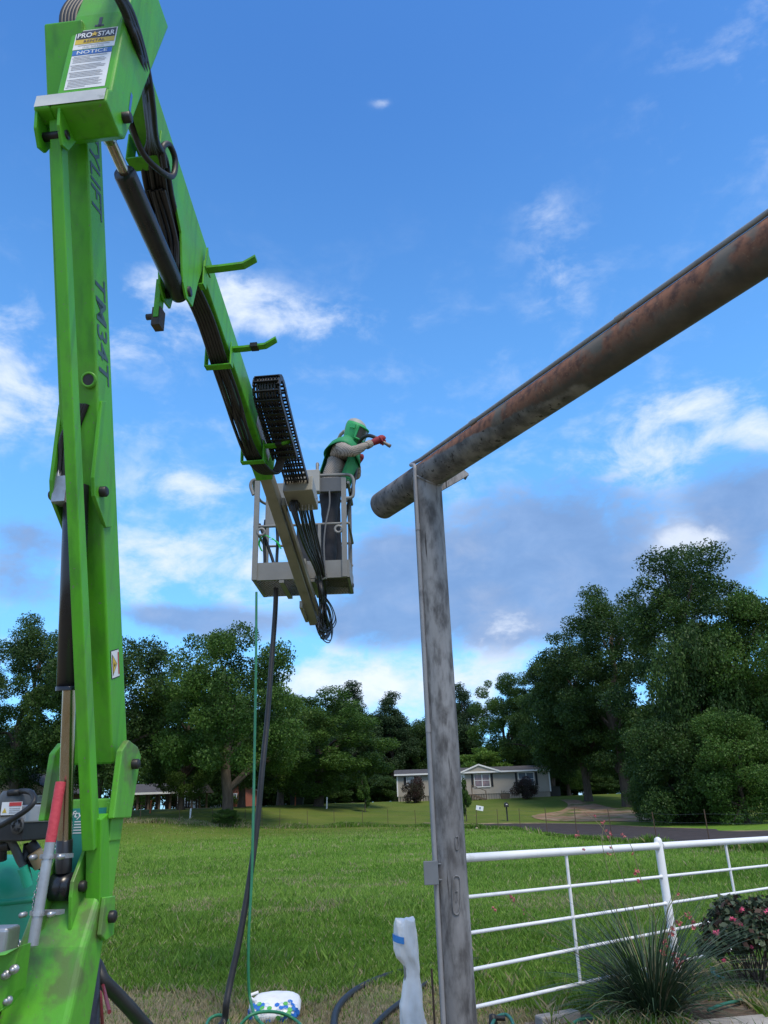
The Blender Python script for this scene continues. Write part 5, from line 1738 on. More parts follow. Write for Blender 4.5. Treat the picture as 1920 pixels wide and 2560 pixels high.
# hood
HC = wp(889, 1080)
hf = Vector((.80, -.42, -.44)).normalized()
hs2 = Vector((hf.y, -hf.x, 0)).normalized()          # towards the camera side
hu = hs2.cross(hf).normalized()
if hu.z < 0: hu = -hu
def H(f, s, u): return HC + hf * f + hs2 * s + hu * u
mb = MB()
rings = [(-.165, .085, .085, .0), (-.13, .105, .105, .0), (-.06, .125, .118, .0), (.0, .135, .122, -.005), (.05, .135, .122, -.012), (.09, .122, .115, -.02), (.125, .095, .092, -.028), (.148, .055, .055, -.032), (.157, .004, .004, -.034)]
vs, fs, mi_ = [], [], []
NS = 28
for (u_, rf, rs, of) in rings:
    for k in range(NS):
        a_ = 2 * math.pi * k / NS
        ca, sa = math.cos(a_), math.sin(a_)
        f_ = rf * ca
        if ca > .55 and u_ < .08: f_ = min(f_, rf * .93)      # flat face plate
        vs.append(H(f_ + of, rs * sa, u_))
for i in range(len(rings) - 1):
    for k in range(NS):
        fs.append([i * NS + k, i * NS + (k + 1) % NS, (i + 1) * NS + (k + 1) % NS, (i + 1) * NS + k])
        ca = math.cos(2 * math.pi * (k + .5) / NS)
        mi_.append(1 if (i >= 5 or ca < -.6) else 0)
o_ = len(mb.v)
mb.v += vs
mb.f += fs
mb.m += mi_
mb.sm += [True] * len(fs)
hood = mb.build('hood', [HGRN, HTOP], person)
mb = MB()
vq = []
for (s_, u_) in ((-.082, -.085), (.082, -.085), (.092, .045), (-.092, .045)):
    vq.append(H(.131 - .10 * (abs(s_) / .122) ** 2 * .6, s_, u_))
vv, ff = [], []
for i in range(7):
    for j in range(7):
        s_, u_ = -.088 + .176 * i / 6, -.085 + .13 * j / 6
        vv.append(H(.136 * math.sqrt(max(0.01, 1 - (s_ / .128) ** 2)) * .97 + .006, s_, u_))
for i in range(6):
    for j in range(6): ff.append([i * 7 + j, (i + 1) * 7 + j, (i + 1) * 7 + j + 1, i * 7 + j + 1])
mb.add(vv, ff, 0, True)
mb.build('visor', VIS, hood)
mb = MB()
for u_ in (-.094, .055):
    pts = []
    for i in range(15):
        s_ = -.10 + .20 * i / 14
        pts.append(H(.136 * math.sqrt(max(.02, 1 - (s_ / .128) ** 2)) + .004, s_, u_))
    mb.tube(pts, .012, 8)
for s_ in (-.098, .098):
    f_ = .136 * math.sqrt(1 - (s_ / .128) ** 2) + .004
    mb.tube([H(f_, s_, -.094), H(f_, s_, .055)], .012, 8)
mb.box(H(.03, .125, .03), (.07, .012, .05), (hf, hs2, hu))
mb.build('visor_frame', HGRN, hood)
MB().tube([H(-.12, .05, -.03), H(-.17, .03, -.08), H(-.20, .0, -.15), H(-.22, -.02, -.22)], .020, 8).build('air_tube', HTOP, hood)
# cape
nk, pv = J['neck'][1], J['pelvis'][1]
tdn = (pv - nk).normalized()
cf = (BX - tdn * BX.dot(tdn)).normalized()
cs = tdn.cross(cf).normalized()
if cs.y > 0: cs = -cs
mb = MB()
NS = 40
rows_ = [(-.03, .085, .085), (.03, .115, .13), (.08, .155, .19), (.14, .185, .235), (.21, .205, .262), (.27, .222, .275)]
vs, fs = [], []
for (d_, rf, rs) in rows_:
    for k in range(NS):
        a_ = 2 * math.pi * k / NS
        ca, sa = math.cos(a_), math.sin(a_)
        dd = d_ * (1 - .42 * sa * sa) if d_ > .05 else d_
        w_ = 1 + .03 * math.sin(5 * a_ + 1) * (d_ > .1)
        vs.append(nk + tdn * dd + cf * rf * ca * w_ + cs * rs * sa * w_)
for i in range(len(rows_) - 1):
    for k in range(NS): fs.append([i * NS + k, i * NS + (k + 1) % NS, (i + 1) * NS + (k + 1) % NS, (i + 1) * NS + k])
mb.add(vs, fs, 0, True)
vs, fs = [], []
prow = [(.22, .205, .20), (.30, .205, .185), (.38, .200, .178), (.46, .195, .175), (.53, .198, .178)]
for (d_, rf, rs) in prow:
    for k in range(NS):
        a_ = 2 * math.pi * k / NS
        ca, sa = math.cos(a_), math.sin(a_)
        w_ = 1 + .025 * math.sin(7 * a_ + d_ * 9)
        vs.append(nk + tdn * (d_ + (.03 if ca < 0 else 0)) + cf * rf * ca * w_ + cs * rs * sa * w_)
for i in range(len(prow) - 1):
    for k in range(NS):
        a_ = 2 * math.pi * (k + .5) / NS
        if math.sin(a_) > .80 and math.cos(a_) < .45 or (math.cos(a_) < .05 and math.sin(a_) > .35): continue
        fs.append([i * NS + k, i * NS + (k + 1) % NS, (i + 1) * NS + (k + 1) % NS, (i + 1) * NS + k])
mb.add(vs, fs, 0, True)
cape = mb.build('cape', CGRN, person)
so = cape.modifiers.new('solid', 'SOLIDIFY')
so.thickness = .008
# nozzle and its hose (held: a thing of its own)
nz0, nz1 = wp(945, 1098, WY - .26), wp(982, 1119, WY - .24)
nzd = (nz1 - nz0).normalized()
def glove(wr, palm_c, ax, up, nmr, grip_r, side):
    """palm and five fingers closed on a bar of radius grip_r along ax through palm_c"""
    ax, up = ax.normalized(), up.normalized()
    up = (up - ax * up.dot(ax)).normalized()
    nr = ax.cross(up)
    mb_ = MB()
    pc_ = palm_c + up * (grip_r + .016)
    rng_ = [(wr, .036), (wr.lerp(pc_, .45), .040), (wr.lerp(pc_, .8), .043), (pc_, .040), (pc_ + ax * .030, .030)]
    mb_.tube(smooth_path([q[0] for q in rng_], 3), [.036, .037, .039, .040, .042, .043, .043, .044, .043, .041, .038, .035, .030], 12)
    for k in range(4):
        c_ = palm_c + ax * (-.022 + .021 * k)
        ln_ = (.9, 1.05, 1.0, .85)[k]
        R_ = grip_r + .011
        pts_ = []
        for a_ in np.linspace(rad(95), rad(95 - 230 * ln_), 8):
            pts_.append(c_ + (nr * math.cos(a_) * -side + up * math.sin(a_)) * R_)
        mb_.tube(pts_, [.0125, .0125, .012, .012, .0115, .011, .0105, .008], 8)
    th = [pc_ - ax * .030, palm_c - ax * .020 + nr * side * (grip_r + .018) + up * .012, palm_c + ax * .012 + nr * side * (grip_r + .014) - up * .004, palm_c + ax * .034 + nr * side * (grip_r + .010) - up * .012]
    mb_.tube(smooth_path(th, 4), [.016] * 5 + [.014] * 4 + [.012] * 3 + [.009], 8)
    return mb_.build(nmr, GLV, person)
glove(J['wrr'][1], nz0 + nzd * .035, nzd, LZ, 'glove', .017, 1)
lh = wp(893, 1143, WY - .02)
glove(J['wrl'][1] + LZ * .0, lh, LZ * -1 + BX * .1, BX, 'glove', .024, -1)
MB().lathe(J['wrr'][1] - (J['wrr'][1] - J['far'][1]).normalized() * .05, (J['wrr'][1] - J['far'][1]), [(.044, -.02), (.047, 0), (.046, .05), (.040, .055)], 16).build('cuff', SHIRT, person)
STEEL = mat('dull_nozzle', (.16, .13, .10), (.24, .21, .18), 14, .5, metal=.4)
nzt = thing('blast_nozzle', nz0, 'steel blast nozzle with bent black hose held in the red gloves', 'nozzle')
MB().lathe(nz0, nzd, [(.016, -.02), (.016, .05), (.018, .055), (.018, .12), (.021, .125), (.021, .165), (.010, .166), (.008, .12)], 18).build('nozzle', STEEL, nzt)
hp_ = [nz0 - nzd * .02, wp(936, 1093, WY - .26), wp(922, 1089, WY - .22), wp(908, 1094, WY - .16), wp(899, 1106, WY - .10), wp(895, 1125, WY - .04), wp(893, 1145, WY - .02), wp(889, 1180, WY + .0), wp(880, 1230, WY - .0), wp(862, 1300, WY + .10), wp(860, 1370, WY + .16), wp(840, 1420, WY + .22)]
hp_[-1].z = max(hp_[-1].z, BZ + .04)
MB().tube(smooth_path(hp_, 6), .021, 12).build('hose', RUB, nzt)
# bright green tape tied in the basket
TAPE = mat('neon_green_tape', (.02, .50, .06), (.03, .58, .09), 9, .5)
mb = MB()
random.seed(4)
for pl_ in (((652, 1345), (664, 1338), (676, 1345)), ((680, 1345), (694, 1358), (702, 1372)), ((650, 1348), (648, 1362), (655, 1378)), ((676, 1348), (690, 1352), (699, 1362))):
    pts = [at_y(x, y, BO.y + .10) for x, y in pl_]
    P_ = smooth_path(pts, 4)
    for a_, b_ in zip(P_, P_[1:]): mb.bar(a_, b_, .035, .004, Vector((.3, 1, .3)))
mb.build('green_ribbon', TAPE, basket)
mb = MB()
for pl_ in (((648, 1310), (662, 1345), (680, 1395), (690, 1430)), ((664, 1300), (660, 1345), (662, 1400), (660, 1440)), ((692, 1310), (694, 1350), (692, 1400), (692, 1440))):
    mb.tube(smooth_path([at_y(x, y, BO.y + .14) for x, y in pl_], 5), .017, 8)
mb.build('looped_hose', RUB, basket)

# ================================================================== HOSES
pb = at_y(690, 1500, BO.y + .35)
path = [(at_y(690, 1470, BO.y + .35)), at_y(688, 1530, BO.y + .33), at_y(680, 1640, BO.y + .25), at_y(668, 1800, BO.y + .1), at_y(655, 1930, BO.y - .05), at_y(643, 2060, 7.3), at_y(624, 2200, 7.2), at_y(600, 2340, 7.1), at_y(577, 2450, 7.02)]
e1 = at_z(556, 2560, .03)
path += [at_y(566, 2508, 6.96), e1, e1 + Vector((-.10, -.35, 0)), e1 + Vector((-.35, -.9, 0)), e1 + Vector((-.6, -1.6, 0))]
tag(MB().tube(smooth_path(path, 8), .027, 12).build('blast_hose', RUB, org=e1), 'thick black hose hanging from the basket down to the ground', 'hose')
GHOSE = mat('green_air_hose', (.020, .16, .075), (.028, .20, .095), 8, .45)
g0 = at_z(640, 2545, .025)
path = [at_y(641, 1480, BO.y + .02), at_y(640, 1650, BO.y), at_y(637, 1850, BO.y - .05), at_y(633, 2050, 7.2), at_y(629, 2200, 7.15), at_y(622, 2330, 7.1), at_y(621, 2440, 7.1), at_y(626, 2500, 7.1), at_z(645, 2550, .06), at_z(700, 2585, .02), at_z(760, 2580, .02), at_z(735, 2548, .03), at_z(690, 2530, .10), at_z(630, 2536, .12), at_z(590, 2575, .03), at_z(560, 2600, .02), at_z(572, 2560, .02), at_z(552, 2538, .06), at_z(522, 2550, .04), at_z(505, 2600, .02)]
tag(MB().tube(smooth_path(path, 7), .0125, 8).build('air_hose', GHOSE, org=g0), 'thin green hose hanging straight from the basket and coiling on the ground', 'hose')
h0 = at_z(1085, 2412, .03)
path = [at_z(1200, 2400, .03), at_z(1090, 2412, .03), at_z(1020, 2425, .03), at_z(940, 2450, .03), at_z(880, 2482, .03), at_z(845, 2520, .03), at_z(835, 2560, .03), at_z(840, 2620, .03), at_z(880, 2700, .03)]
tag(MB().tube(smooth_path(path, 6), .030, 10).build('ground_hose', RUB, org=h0), 'black hose curving through the grass left of the gate post', 'hose')
path = [at_z(1150, 2420, .03), at_z(1075, 2455, .03), at_z(1010, 2500, .03), at_z(950, 2550, .03), at_z(880, 2640, .03)]
tag(MB().tube(smooth_path(path, 6), .024, 10).build('ground_hose', RUB, org=at_z(1075, 2455, .03)), 'straighter black hose running behind the white wrapped post', 'hose')
path = [L(.25, .0, .75), at_d(235, 2420, 3.3), at_d(258, 2452, 3.3), at_d(300, 2495, 3.35), at_d(345, 2545, 3.4), at_d(400, 2620, 3.5), at_d(430, 2760, 3.7)]
path.append(Vector((path[-1].x + .1, path[-1].y + .3, .05)))
tag(MB().tube(smooth_path(path, 7), .030, 12).build('engine_hose', RUB, org=path[-1]), 'thick black corrugated hose leaving the right of the lift pedestal', 'hose')
tag(MB().tube(smooth_path([L(.28, .04, .9), at_d(250, 2440, 3.5), at_d(252, 2500, 3.5), at_d(256, 2580, 3.5), at_d(258, 2800, 3.6)], 6), .008, 8).build('red_cable', mat('dark_red_cable', (.16, .02, .03), rough=.5), org=L(.28, .04, .0)), 'thin dark red cable hanging beside the lift pedestal', 'cable')

# ================================================================== WRAPPED POST, BAG
PLAS = mat('white_plastic_film', (.74, .74, .74), (.80, .80, .80), 8, .35, spec=.5, bump=.25, bscale=20)
wb = at_y(1030, 2560, 6.35)
wb.z = 0
wpst = thing('wrapped_post', (wb.x, wb.y, 0), 'short post wrapped in white plastic with blue tape left of the gate post', 'wrapped post')
YW = wb.y
prof = [(2298, 986, 1040), (2312, 983, 1041), (2335, 984, 1043), (2365, 984, 1045), (2388, 990, 1047), (2405, 1004, 1049), (2422, 1012, 1050), (2440, 1012, 1049), (2462, 1008, 1052), (2490, 1002, 1056), (2515, 998, 1060), (2540, 999, 1063), (2575, 1003, 1068), (2640, 1000, 1072), (2720, 998, 1075)]
pf_ = []
for q0, q1 in zip(prof, prof[1:]):
    for k in range(4): pf_.append(tuple(a_ + (b_ - a_) * k / 4 for a_, b_ in zip(q0, q1)))
prof = pf_ + [prof[-1]]
vs, fs = [], []
NS = 56
for i, (py, xa, xb) in enumerate(prof):
    A, Bq = at_y(xa, py, YW), at_y(xb, py, YW)
    c_, r_ = (A + Bq) / 2, (Bq.x - A.x) / 2
    for k in range(NS):
        a_ = 2 * math.pi * k / NS
        w_ = 1 + .12 * mnoise.noise(Vector((math.cos(a_) * 2.2, math.sin(a_) * 2.2, c_.z * 6))) - .10 * abs(mnoise.noise(Vector((math.cos(a_) * 3 + c_.z * 5, math.sin(a_) * 3, c_.z * 9)))) + .05 * math.sin(4 * a_ + c_.z * 22)
        vs.append(c_ + Vector((math.cos(a_) * r_ * w_, math.sin(a_) * r_ * w_, .02 * mnoise.noise(Vector((a_ * 2, 3, c_.z * 4))))))
for i in range(len(prof) - 1):
    for k in range(NS): fs.append([i * NS + (k + 1) % NS, i * NS + k, (i + 1) * NS + k, (i + 1) * NS + (k + 1) % NS])
tc_ = len(vs)
vs.append(at_y(1012, 2296, YW) + LZ * .0)
fs += [[k, (k + 1) % NS, tc_] for k in range(NS)]
mb = MB()
mb.add(vs, fs, 0, True)
mb.build('plastic_wrap', PLAS, wpst)
A = at_y(985, 2340, YW)
tr_ = (at_y(1043, 2340, YW).x - A.x) / 2 * 1.13
tc2 = (A + at_y(1043, 2340, YW)) / 2
pts = [tc2 + Vector((math.cos(a_) * tr_, math.sin(a_) * tr_, -.018 * k / 8)) for k, a_ in enumerate(np.linspace(rad(188), rad(262), 9))]
mb = MB()
vs, fs = [], []
for p_ in pts: vs += [p_ - LZ * .022, p_ + LZ * .022]
for k in range(8): fs.append([2 * k, 2 * k + 2, 2 * k + 3, 2 * k + 1])
mb.add(vs, fs)
tpo = mb.build('blue_tape', mat('blue_tape', (.03, .20, .58), (.04, .24, .62), 10, .55), wpst)
so = tpo.modifiers.new('solid', 'SOLIDIFY')
so.thickness = .003
MB().tube([(wb.x + .02, wb.y, -.2), (wb.x - .01, wb.y, .50)], .04, 10).build('post', ZINC, wpst)
MB().tube([(wb.x + .17, wb.y + .1, -.1), (wb.x + .165, wb.y + .1, .45)], .008, 8).build('stake', RUSTP, wpst)
# printed sack
sc_ = at_z(682, 2552, 0)
sack = thing('plastic_sack', (sc_.x, sc_.y, 0), 'white sack printed with blue and green hexagons beside the green hose', 'sack')
def sackp(a_, b_):
    ca, sa, cb, sb2 = math.cos(a_), math.sin(a_), math.cos(b_), math.sin(b_)
    f = lambda v, e: math.copysign(abs(v) ** e, v)
    r_ = 1 + .06 * mnoise.noise(Vector((ca * 3, sa * 3, sb2 * 3)))
    return Vector((sc_.x + .215 * f(ca, .6) * f(cb, .7) * r_, sc_.y + .10 + .17 * f(sa, .6) * f(cb, .7) * r_, .075 + .075 * f(sb2, .9) * r_ + .04 * (f(sa, .6) * f(cb, .7))))
vs = [sackp(2 * math.pi * i / 40, -math.pi / 2 + math.pi * j / 20) for j in range(21) for i in range(40)]
fs = [[j * 40 + i, j * 40 + (i + 1) % 40, (j + 1) * 40 + (i + 1) % 40, (j + 1) * 40 + i] for j in range(20) for i in range(40)]
mb = MB()
mb.add(vs, fs, 0, True)
bag = mb.build('bag', PLAS, sack)
cols = [mat('print_blue', (.02, .15, .52), rough=.5), mat('print_green', (.10, .42, .08), rough=.5), mat('print_pale', (.50, .60, .66), rough=.5)]
random.seed(9)
mb = MB()
for i in range(9):
    for j in range(6):
        ax_ = rad(-152 + i * 15 + (7.5 if j % 2 else 0))
        bx_ = rad(-14 + j * 14)
        c_ = sackp(ax_, bx_)
        du, dv = sackp(ax_ + .05, bx_) - c_, sackp(ax_, bx_ + .05) - c_
        n = du.cross(dv).normalized()
        du.normalize()
        dv = n.cross(du)
        hexp = [c_ + n * .004 + du * math.cos(rad(60 * k + 30)) * .022 + dv * math.sin(rad(60 * k + 30)) * .022 for k in range(6)]
        hexi = [c_ + n * .005 + du * math.cos(rad(60 * k + 30)) * .0175 + dv * math.sin(rad(60 * k + 30)) * .0175 for k in range(6)]
        kd = random.random()
        if kd < .28: mb.add(hexp, [list(range(6))], 0)
        elif kd < .5: mb.add(hexp, [list(range(6))], 1)
        else:
            mb.add(hexp + hexi, [[k, (k + 1) % 6, 6 + (k + 1) % 6, 6 + k] for k in range(6)], 2)
o_ = mb.build('hexagon_print', cols, bag)
o_['kind'] = 'stuff'
MB().tube(smooth_path([sackp(rad(200), .9) + Vector((0, 0, .01)), sackp(rad(170), .5) + Vector((-.03, 0, .02)), sackp(rad(150), .8) + Vector((0, 0, .015))], 5), .012, 6).build('tied_corner', PLAS, bag)

# ================================================================== BLAST POT
POT = mat('teal_tank_paint', (.010, .23, .125), (.014, .27, .15), 4, .38, c3=(.02, .13, .09), s3=2.2, lo3=.6, hi3=.75)
pt = at_d(-20, 2300, 4.15)
pr_ = .36
ztop = at_d(0, 2140, 4.1).z
pot = thing('blast_pot', (pt.x, pt.y, 0), 'teal green steel blast pot at the left edge behind the lift', 'blast pot')
MB().lathe((pt.x, pt.y, 0), LZ, [(.0, .25), (.10, .26), (pr_ - .01, .55), (pr_, .60), (pr_, ztop - .20), (pr_ - .01, ztop - .15), (pr_ - .07, ztop - .07), (pr_ - .18, ztop - .015), (0, ztop)], 48).build('tank', POT, pot)
for z_ in (ztop - .22, ztop - .47):
    MB().lathe((pt.x, pt.y, z_), LZ, [(pr_ - .002, -.018), (pr_ + .010, -.010), (pr_ + .010, .010), (pr_ - .002, .018)], 48).build('weld_band', POT, pot)
for k in range(3):
    a_ = 2 * math.pi * k / 3 + .5
    MB().bar((pt.x + pr_ * .8 * math.cos(a_), pt.y + pr_ * .8 * math.sin(a_), 0), (pt.x + pr_ * .8 * math.cos(a_), pt.y + pr_ * .8 * math.sin(a_), .7), .07, .07, (1, 0, 0)).build('leg', POT, pot)
def bp_(px, py, d_=3.85): return at_d(px, py, d_)
# deadman lever with teal grip
mb = MB()
mb.tube(smooth_path([bp_(22, 2098), bp_(36, 2118), bp_(50, 2150), bp_(64, 2175), bp_(72, 2212)], 5), .022, 10)
mb.build('lever', DKGREY, pot)
MB().tube(smooth_path([bp_(56, 2168, 3.82), bp_(62, 2185, 3.82), bp_(70, 2214, 3.82)], 4), .026, 10).build('lever_grip', mat('teal_grip', (.02, .36, .22), rough=.5), pot)
mb = MB()
mb.tube([bp_(-10, 2118), bp_(25, 2112)], .03, 10).tube([bp_(5, 2150), bp_(5, 2085)], .024, 10).tube(smooth_path([bp_(72, 2108, 3.9), bp_(88, 2130, 3.9), bp_(100, 2165, 3.9)], 4), .034, 12).tube([bp_(60, 2150, 3.9), bp_(105, 2165, 3.9)], .022, 10).lathe(bp_(65, 2135, 3.88), LZ, [(.02, -.03), (.02, .05), (0, .055)], 10)
mb.build('valve_pipes', RUB, pot)
MB().tube([bp_(86, 2130, 3.86), bp_(104, 2165, 3.86)], .037, 12).build('brass_elbow', mat('dull_brass', (.20, .15, .08), (.26, .20, .12), 8, .5), pot)
# muffler box with recycling mark
bx0 = bp_(48, 2058, 3.9)
mb = MB()
ax = (Vector((.96, -.26, 0)), Vector((.26, .96, 0)), LZ)
mb.box(bx0 + LZ * .045, (.25, .22, .085), ax).box(bx0 - LZ * .04, (.23, .20, .09), ax, 1)
bxo = mb.build('muffler_box', [mat('bare_aluminium', (.42, .43, .45), (.36, .37, .39), 5, .5, metal=.2), RUB], pot, bevel=.008)
c_ = bx0 + ax[0] * .09 - ax[1] * .118 - LZ * .01
mb = MB()
for k in range(3):                                   # three chasing arrows
    a0 = rad(90 + 120 * k)
    for j in range(4):
        p0 = c_ + (ax[0] * math.cos(a0 + rad(14 + j * 22)) + LZ * math.sin(a0 + rad(14 + j * 22))) * .024
        p1 = c_ + (ax[0] * math.cos(a0 + rad(36 + j * 22)) + LZ * math.sin(a0 + rad(36 + j * 22))) * .024
        if j < 3: mb.bar(p0, p1, .010, .003, ax[0].cross(LZ).cross(p1 - p0), 1)
        else:
            d_ = (p1 - p0).normalized()
            s_ = d_.cross(ax[1]).normalized()
            mb.add([p0 + s_ * .012 - ax[1] * .002, p0 - s_ * .012 - ax[1] * .002, p0 + d_ * .018 - ax[1] * .002], [[0, 1, 2], [2, 1, 0]], 1)
mb.lathe(c_ + ax[1] * .002, -ax[1], [(0, 0), (.040, 0), (.040, .002), (0, .002)], 24, 0)
mb.build('recycling_mark', [DKGREY, mat('mark_black', (.008, .008, .008), rough=.6)], bxo)
mb = MB().lathe(bp_(40, 2025, 3.9) - LZ * .03, LZ, [(0.0, 0), (.10, 0), (.09, .10), (.075, .125), (0, .13)], 28)
cap = mb.build('cap', DKGREY, pot)
lc_ = bp_(29, 2021, 3.78)
mb = MB().box(lc_, (.105, .003, .062), (Vector((1, 0, 0)), Vector((0, 1, 0)), LZ)).box(lc_ + Vector((.018, -.003, .02)), (.062, .003, .018), None, 1)
for k in range(3): mb.box(lc_ + Vector((.018, -.003, .0 - k * .01)), (.055, .002, .004), None, 2)
mb.add([lc_ + Vector((-.045, -.003, -.02)), lc_ + Vector((-.022, -.003, -.02)), lc_ + Vector((-.033, -.003, .004))], [[0, 1, 2]], 3)
mb.build('warning_label', [WHITEP, mat('label_red', (.50, .04, .04), rough=.5), GREYINK, YELL], cap)
MB().tube(smooth_path([bp_(30, 1982, 3.85), bp_(58, 1978, 3.85), bp_(78, 1982, 3.8), bp_(86, 2000, 3.75), bp_(72, 2020, 3.72), bp_(40, 2042, 3.7), bp_(0, 2065, 3.7), bp_(-40, 2085, 3.7)], 6), .014, 10).lathe(bp_(30, 1982, 3.85), Vector((1, 0, .05)), [(0, -.02), (.016, -.02), (.016, .04), (0, .04)], 10).build('control_hose', RUB, pot)

# trailer corner with chain at the bottom left
mb = MB()
c_ = at_d(6, 2375, 2.5)
mb.box(c_ - Vector((.06, -.05, 0)), (.14, .1, .13))
MB().box((c_.x - .14, c_.y + .10, (.30 + c_.z - .066) / 2), (.24, .40, c_.z - .066 - .30)).build('battery_box', RUB, lift, bevel=.01)
tag(mb.build('tool_case', ZINC, org=c_, bevel=.012, seg=3), 'rounded bare metal case at the bottom left corner', 'case')
mb = MB()
random.seed(21)
for k in range(40):
    q = at_d(random.uniform(20, 52), random.uniform(2356, 2372), 2.75 + random.uniform(-.05, .05))
    mb.lathe(q, (random.uniform(-1, 1), random.uniform(-1, 1), random.uniform(-1, 1)), [(.010, -.003), (.014, 0), (.010, .003)], 8)
mb.build('chain_heap', ZINC, lift)
# ================================================================== PLANTING BED
SOIL = mat('mulch_soil', (.085, .062, .048), (.16, .125, .095), 12, .95, bump=1.0, bscale=45, c3=(.24, .21, .17), s3=3, lo3=.58, hi3=.72, spec=.1)
def bed_z(x, y): return gz(x, y) + .05
mb = MB()
bx = np.linspace(.95, 7.5, 60)
vs, fs = [], []
for i, x in enumerate(bx):
    far = 6.75 + .66 * (x - .95) + .12 * math.sin(x * 3)
    for j in range(9):
        y = 4.6 + (far - 4.6) * j / 8
        e = min(1, (8 - j) / 1.5, max(0, (x - .95) / .15))
        vs.append((x, y, gz(x, y) + .006 + .05 * e + .015 * mnoise.noise(Vector((x * 3, y * 3, 0)))))
for i in range(len(bx) - 1):
    for j in range(8): fs.append([i * 9 + j, i * 9 + 9 + j, i * 9 + 10 + j, i * 9 + j + 1])
mb.add(vs, fs, 0, True)
structure(mb.build('planting_bed', SOIL))
CONC = mat('weathered_stone', (.30, .28, .26), (.38, .36, .33), 6, .9, bump=.6, bscale=30, c3=(.18, .16, .14), s3=5, lo3=.6, hi3=.75)
for (px, py, w_, d_, h_, rz_, lab) in ((1395, 2550, .34, .14, .10, .4, 'grey edging stone in front of the clump of grass-like leaves'), (1840, 2570, .62, .34, .05, .1, 'pale flat stone at the bottom right corner')):
    p = at_z(px, py, .05)
    mb = MB().box(p, (w_, d_, h_), (Vector((math.cos(rz_), math.sin(rz_), 0)), Vector((-math.sin(rz_), math.cos(rz_), 0)), LZ))
    for i, v in enumerate(mb.v): mb.v[i] = v + Vector((random.uniform(-1, 1), random.uniform(-1, 1), random.uniform(-1, 1))) * .012
    tag(mb.build('edging_stone', CONC, org=p, bevel=.012), lab, 'stone')
# grass-like red yucca
YUC = [mat('yucca_leaf', (.028, .058, .026), (.045, .082, .034), 5, .5, spec=.35), mat('yucca_leaf_grey', (.055, .085, .050), (.075, .105, .06), 5, .5, spec=.35), mat('yucca_leaf_dry', (.22, .18, .10), (.16, .13, .07), 5, .7)]
yb = at_z(1640, 2548, .06)
yuc = thing('red_yucca', yb, 'clump of dark grass-like leaves with coral flower stalks by the fence', 'yucca')
random.seed(17)
mb = MB()
for k in range(760):
    a_ = random.uniform(0, 2 * math.pi)
    el = rad(random.triangular(12, 88, 58))
    Lg = random.uniform(.58, 1.08) * (.85 + .25 * math.sin(el))
    b0 = yb + Vector((math.cos(a_) * random.uniform(0, .13), math.sin(a_) * random.uniform(0, .13), -.02))
    dh = Vector((math.cos(a_), math.sin(a_), 0))
    sd_ = Vector((-dh.y, dh.x, 0))
    w0 = random.uniform(.0045, .0075)
    p = b0.copy()
    e_ = el
    prev = None
    mi = 2 if random.random() < .05 else (1 if random.random() < .25 else 0)
    sg = 7
    tw = random.uniform(-.5, .5)
    for i in range(sg + 1):
        t_ = i / sg
        nrm = (sd_ * math.cos(tw) + LZ * math.sin(tw)) * w0 * (1 - t_ ** 1.6 * .95)
        cur = (p - nrm, p + nrm)
        if prev: mb.add([prev[0], prev[1], cur[1], cur[0]], [[0, 1, 2, 3]], mi, True)
        prev = cur
        p = p + (dh * math.cos(e_) + LZ * math.sin(e_)) * Lg / sg
        if p.z < .03: p.z = .03
        e_ -= random.uniform(.06, .15) * (1 + .9 * t_) * (1.5 - el * .55)
lv = mb.build('leaf_blades', YUC, yuc)
lv['kind'] = 'stuff'
STALK = mat('flower_stalk', (.20, .17, .09), (.14, .16, .07), 8, .7)
CORAL = mat('coral_flower', (.50, .11, .12), (.58, .20, .19), 20, .6, trans=.25)
PINK = mat('pink_flower', (.56, .06, .15), (.64, .12, .22), 20, .6, trans=.25)
def blossom(mb_, c_, s_, mi=0):
    d_ = Vector((random.gauss(0, 1), random.gauss(0, 1), random.gauss(0, 1) + .4)).normalized()
    A_ = d_.orthogonal().normalized()
    for k in range(5):
        q = (A_ * math.cos(k * 1.257) + d_.cross(A_) * math.sin(k * 1.257))
        s2 = q.cross(d_)
        mb_.add([c_, c_ + (d_ * .6 + q * .45 + s2 * .35) * s_, c_ + (d_ * .9 + q * 1.0) * s_, c_ + (d_ * .6 + q * .45 - s2 * .35) * s_], [[0, 1, 2, 3]], mi, True)
stalks = [([(1600, 2330), (1580, 2260), (1545, 2160), (1510, 2075), (1460, 2030)], [(1440, 2082, 2), (1480, 2040, 1), (1455, 2128, 1)]),
          ([(1560, 2345), (1545, 2290), (1525, 2200), (1505, 2105), (1512, 2060)], [(1508, 2052, 2), (1520, 2085, 2), (1524, 2130, 2)]),
          ([(1640, 2320), (1620, 2260), (1600, 2190), (1580, 2120), (1560, 2090)], [(1555, 2090, 1), (1587, 2140, 1), (1592, 2175, 2), (1598, 2205, 1)]),
          ([(1545, 2430), (1445, 2385), (1370, 2330), (1310, 2275), (1275, 2250), (1232, 2215)], [(1276, 2250, 2), (1240, 2268, 1), (1310, 2280, 1)]),
          ([(1655, 2400), (1668, 2340), (1690, 2305), (1720, 2285), (1738, 2312)], [(1664, 2360, 3), (1680, 2330, 3), (1700, 2308, 3), (1722, 2288, 3), (1737, 2312, 3), (1655, 2385, 2)]),
          ([(1690, 2470), (1688, 2440), (1690, 2415), (1686, 2380)], [(1688, 2385, 3), (1693, 2400, 2), (1698, 2412, 3), (1715, 2395, 2), (1690, 2420, 2)]),
          ([(1665, 2300), (1690, 2240), (1702, 2190)], [(1692, 2230, 1)])]
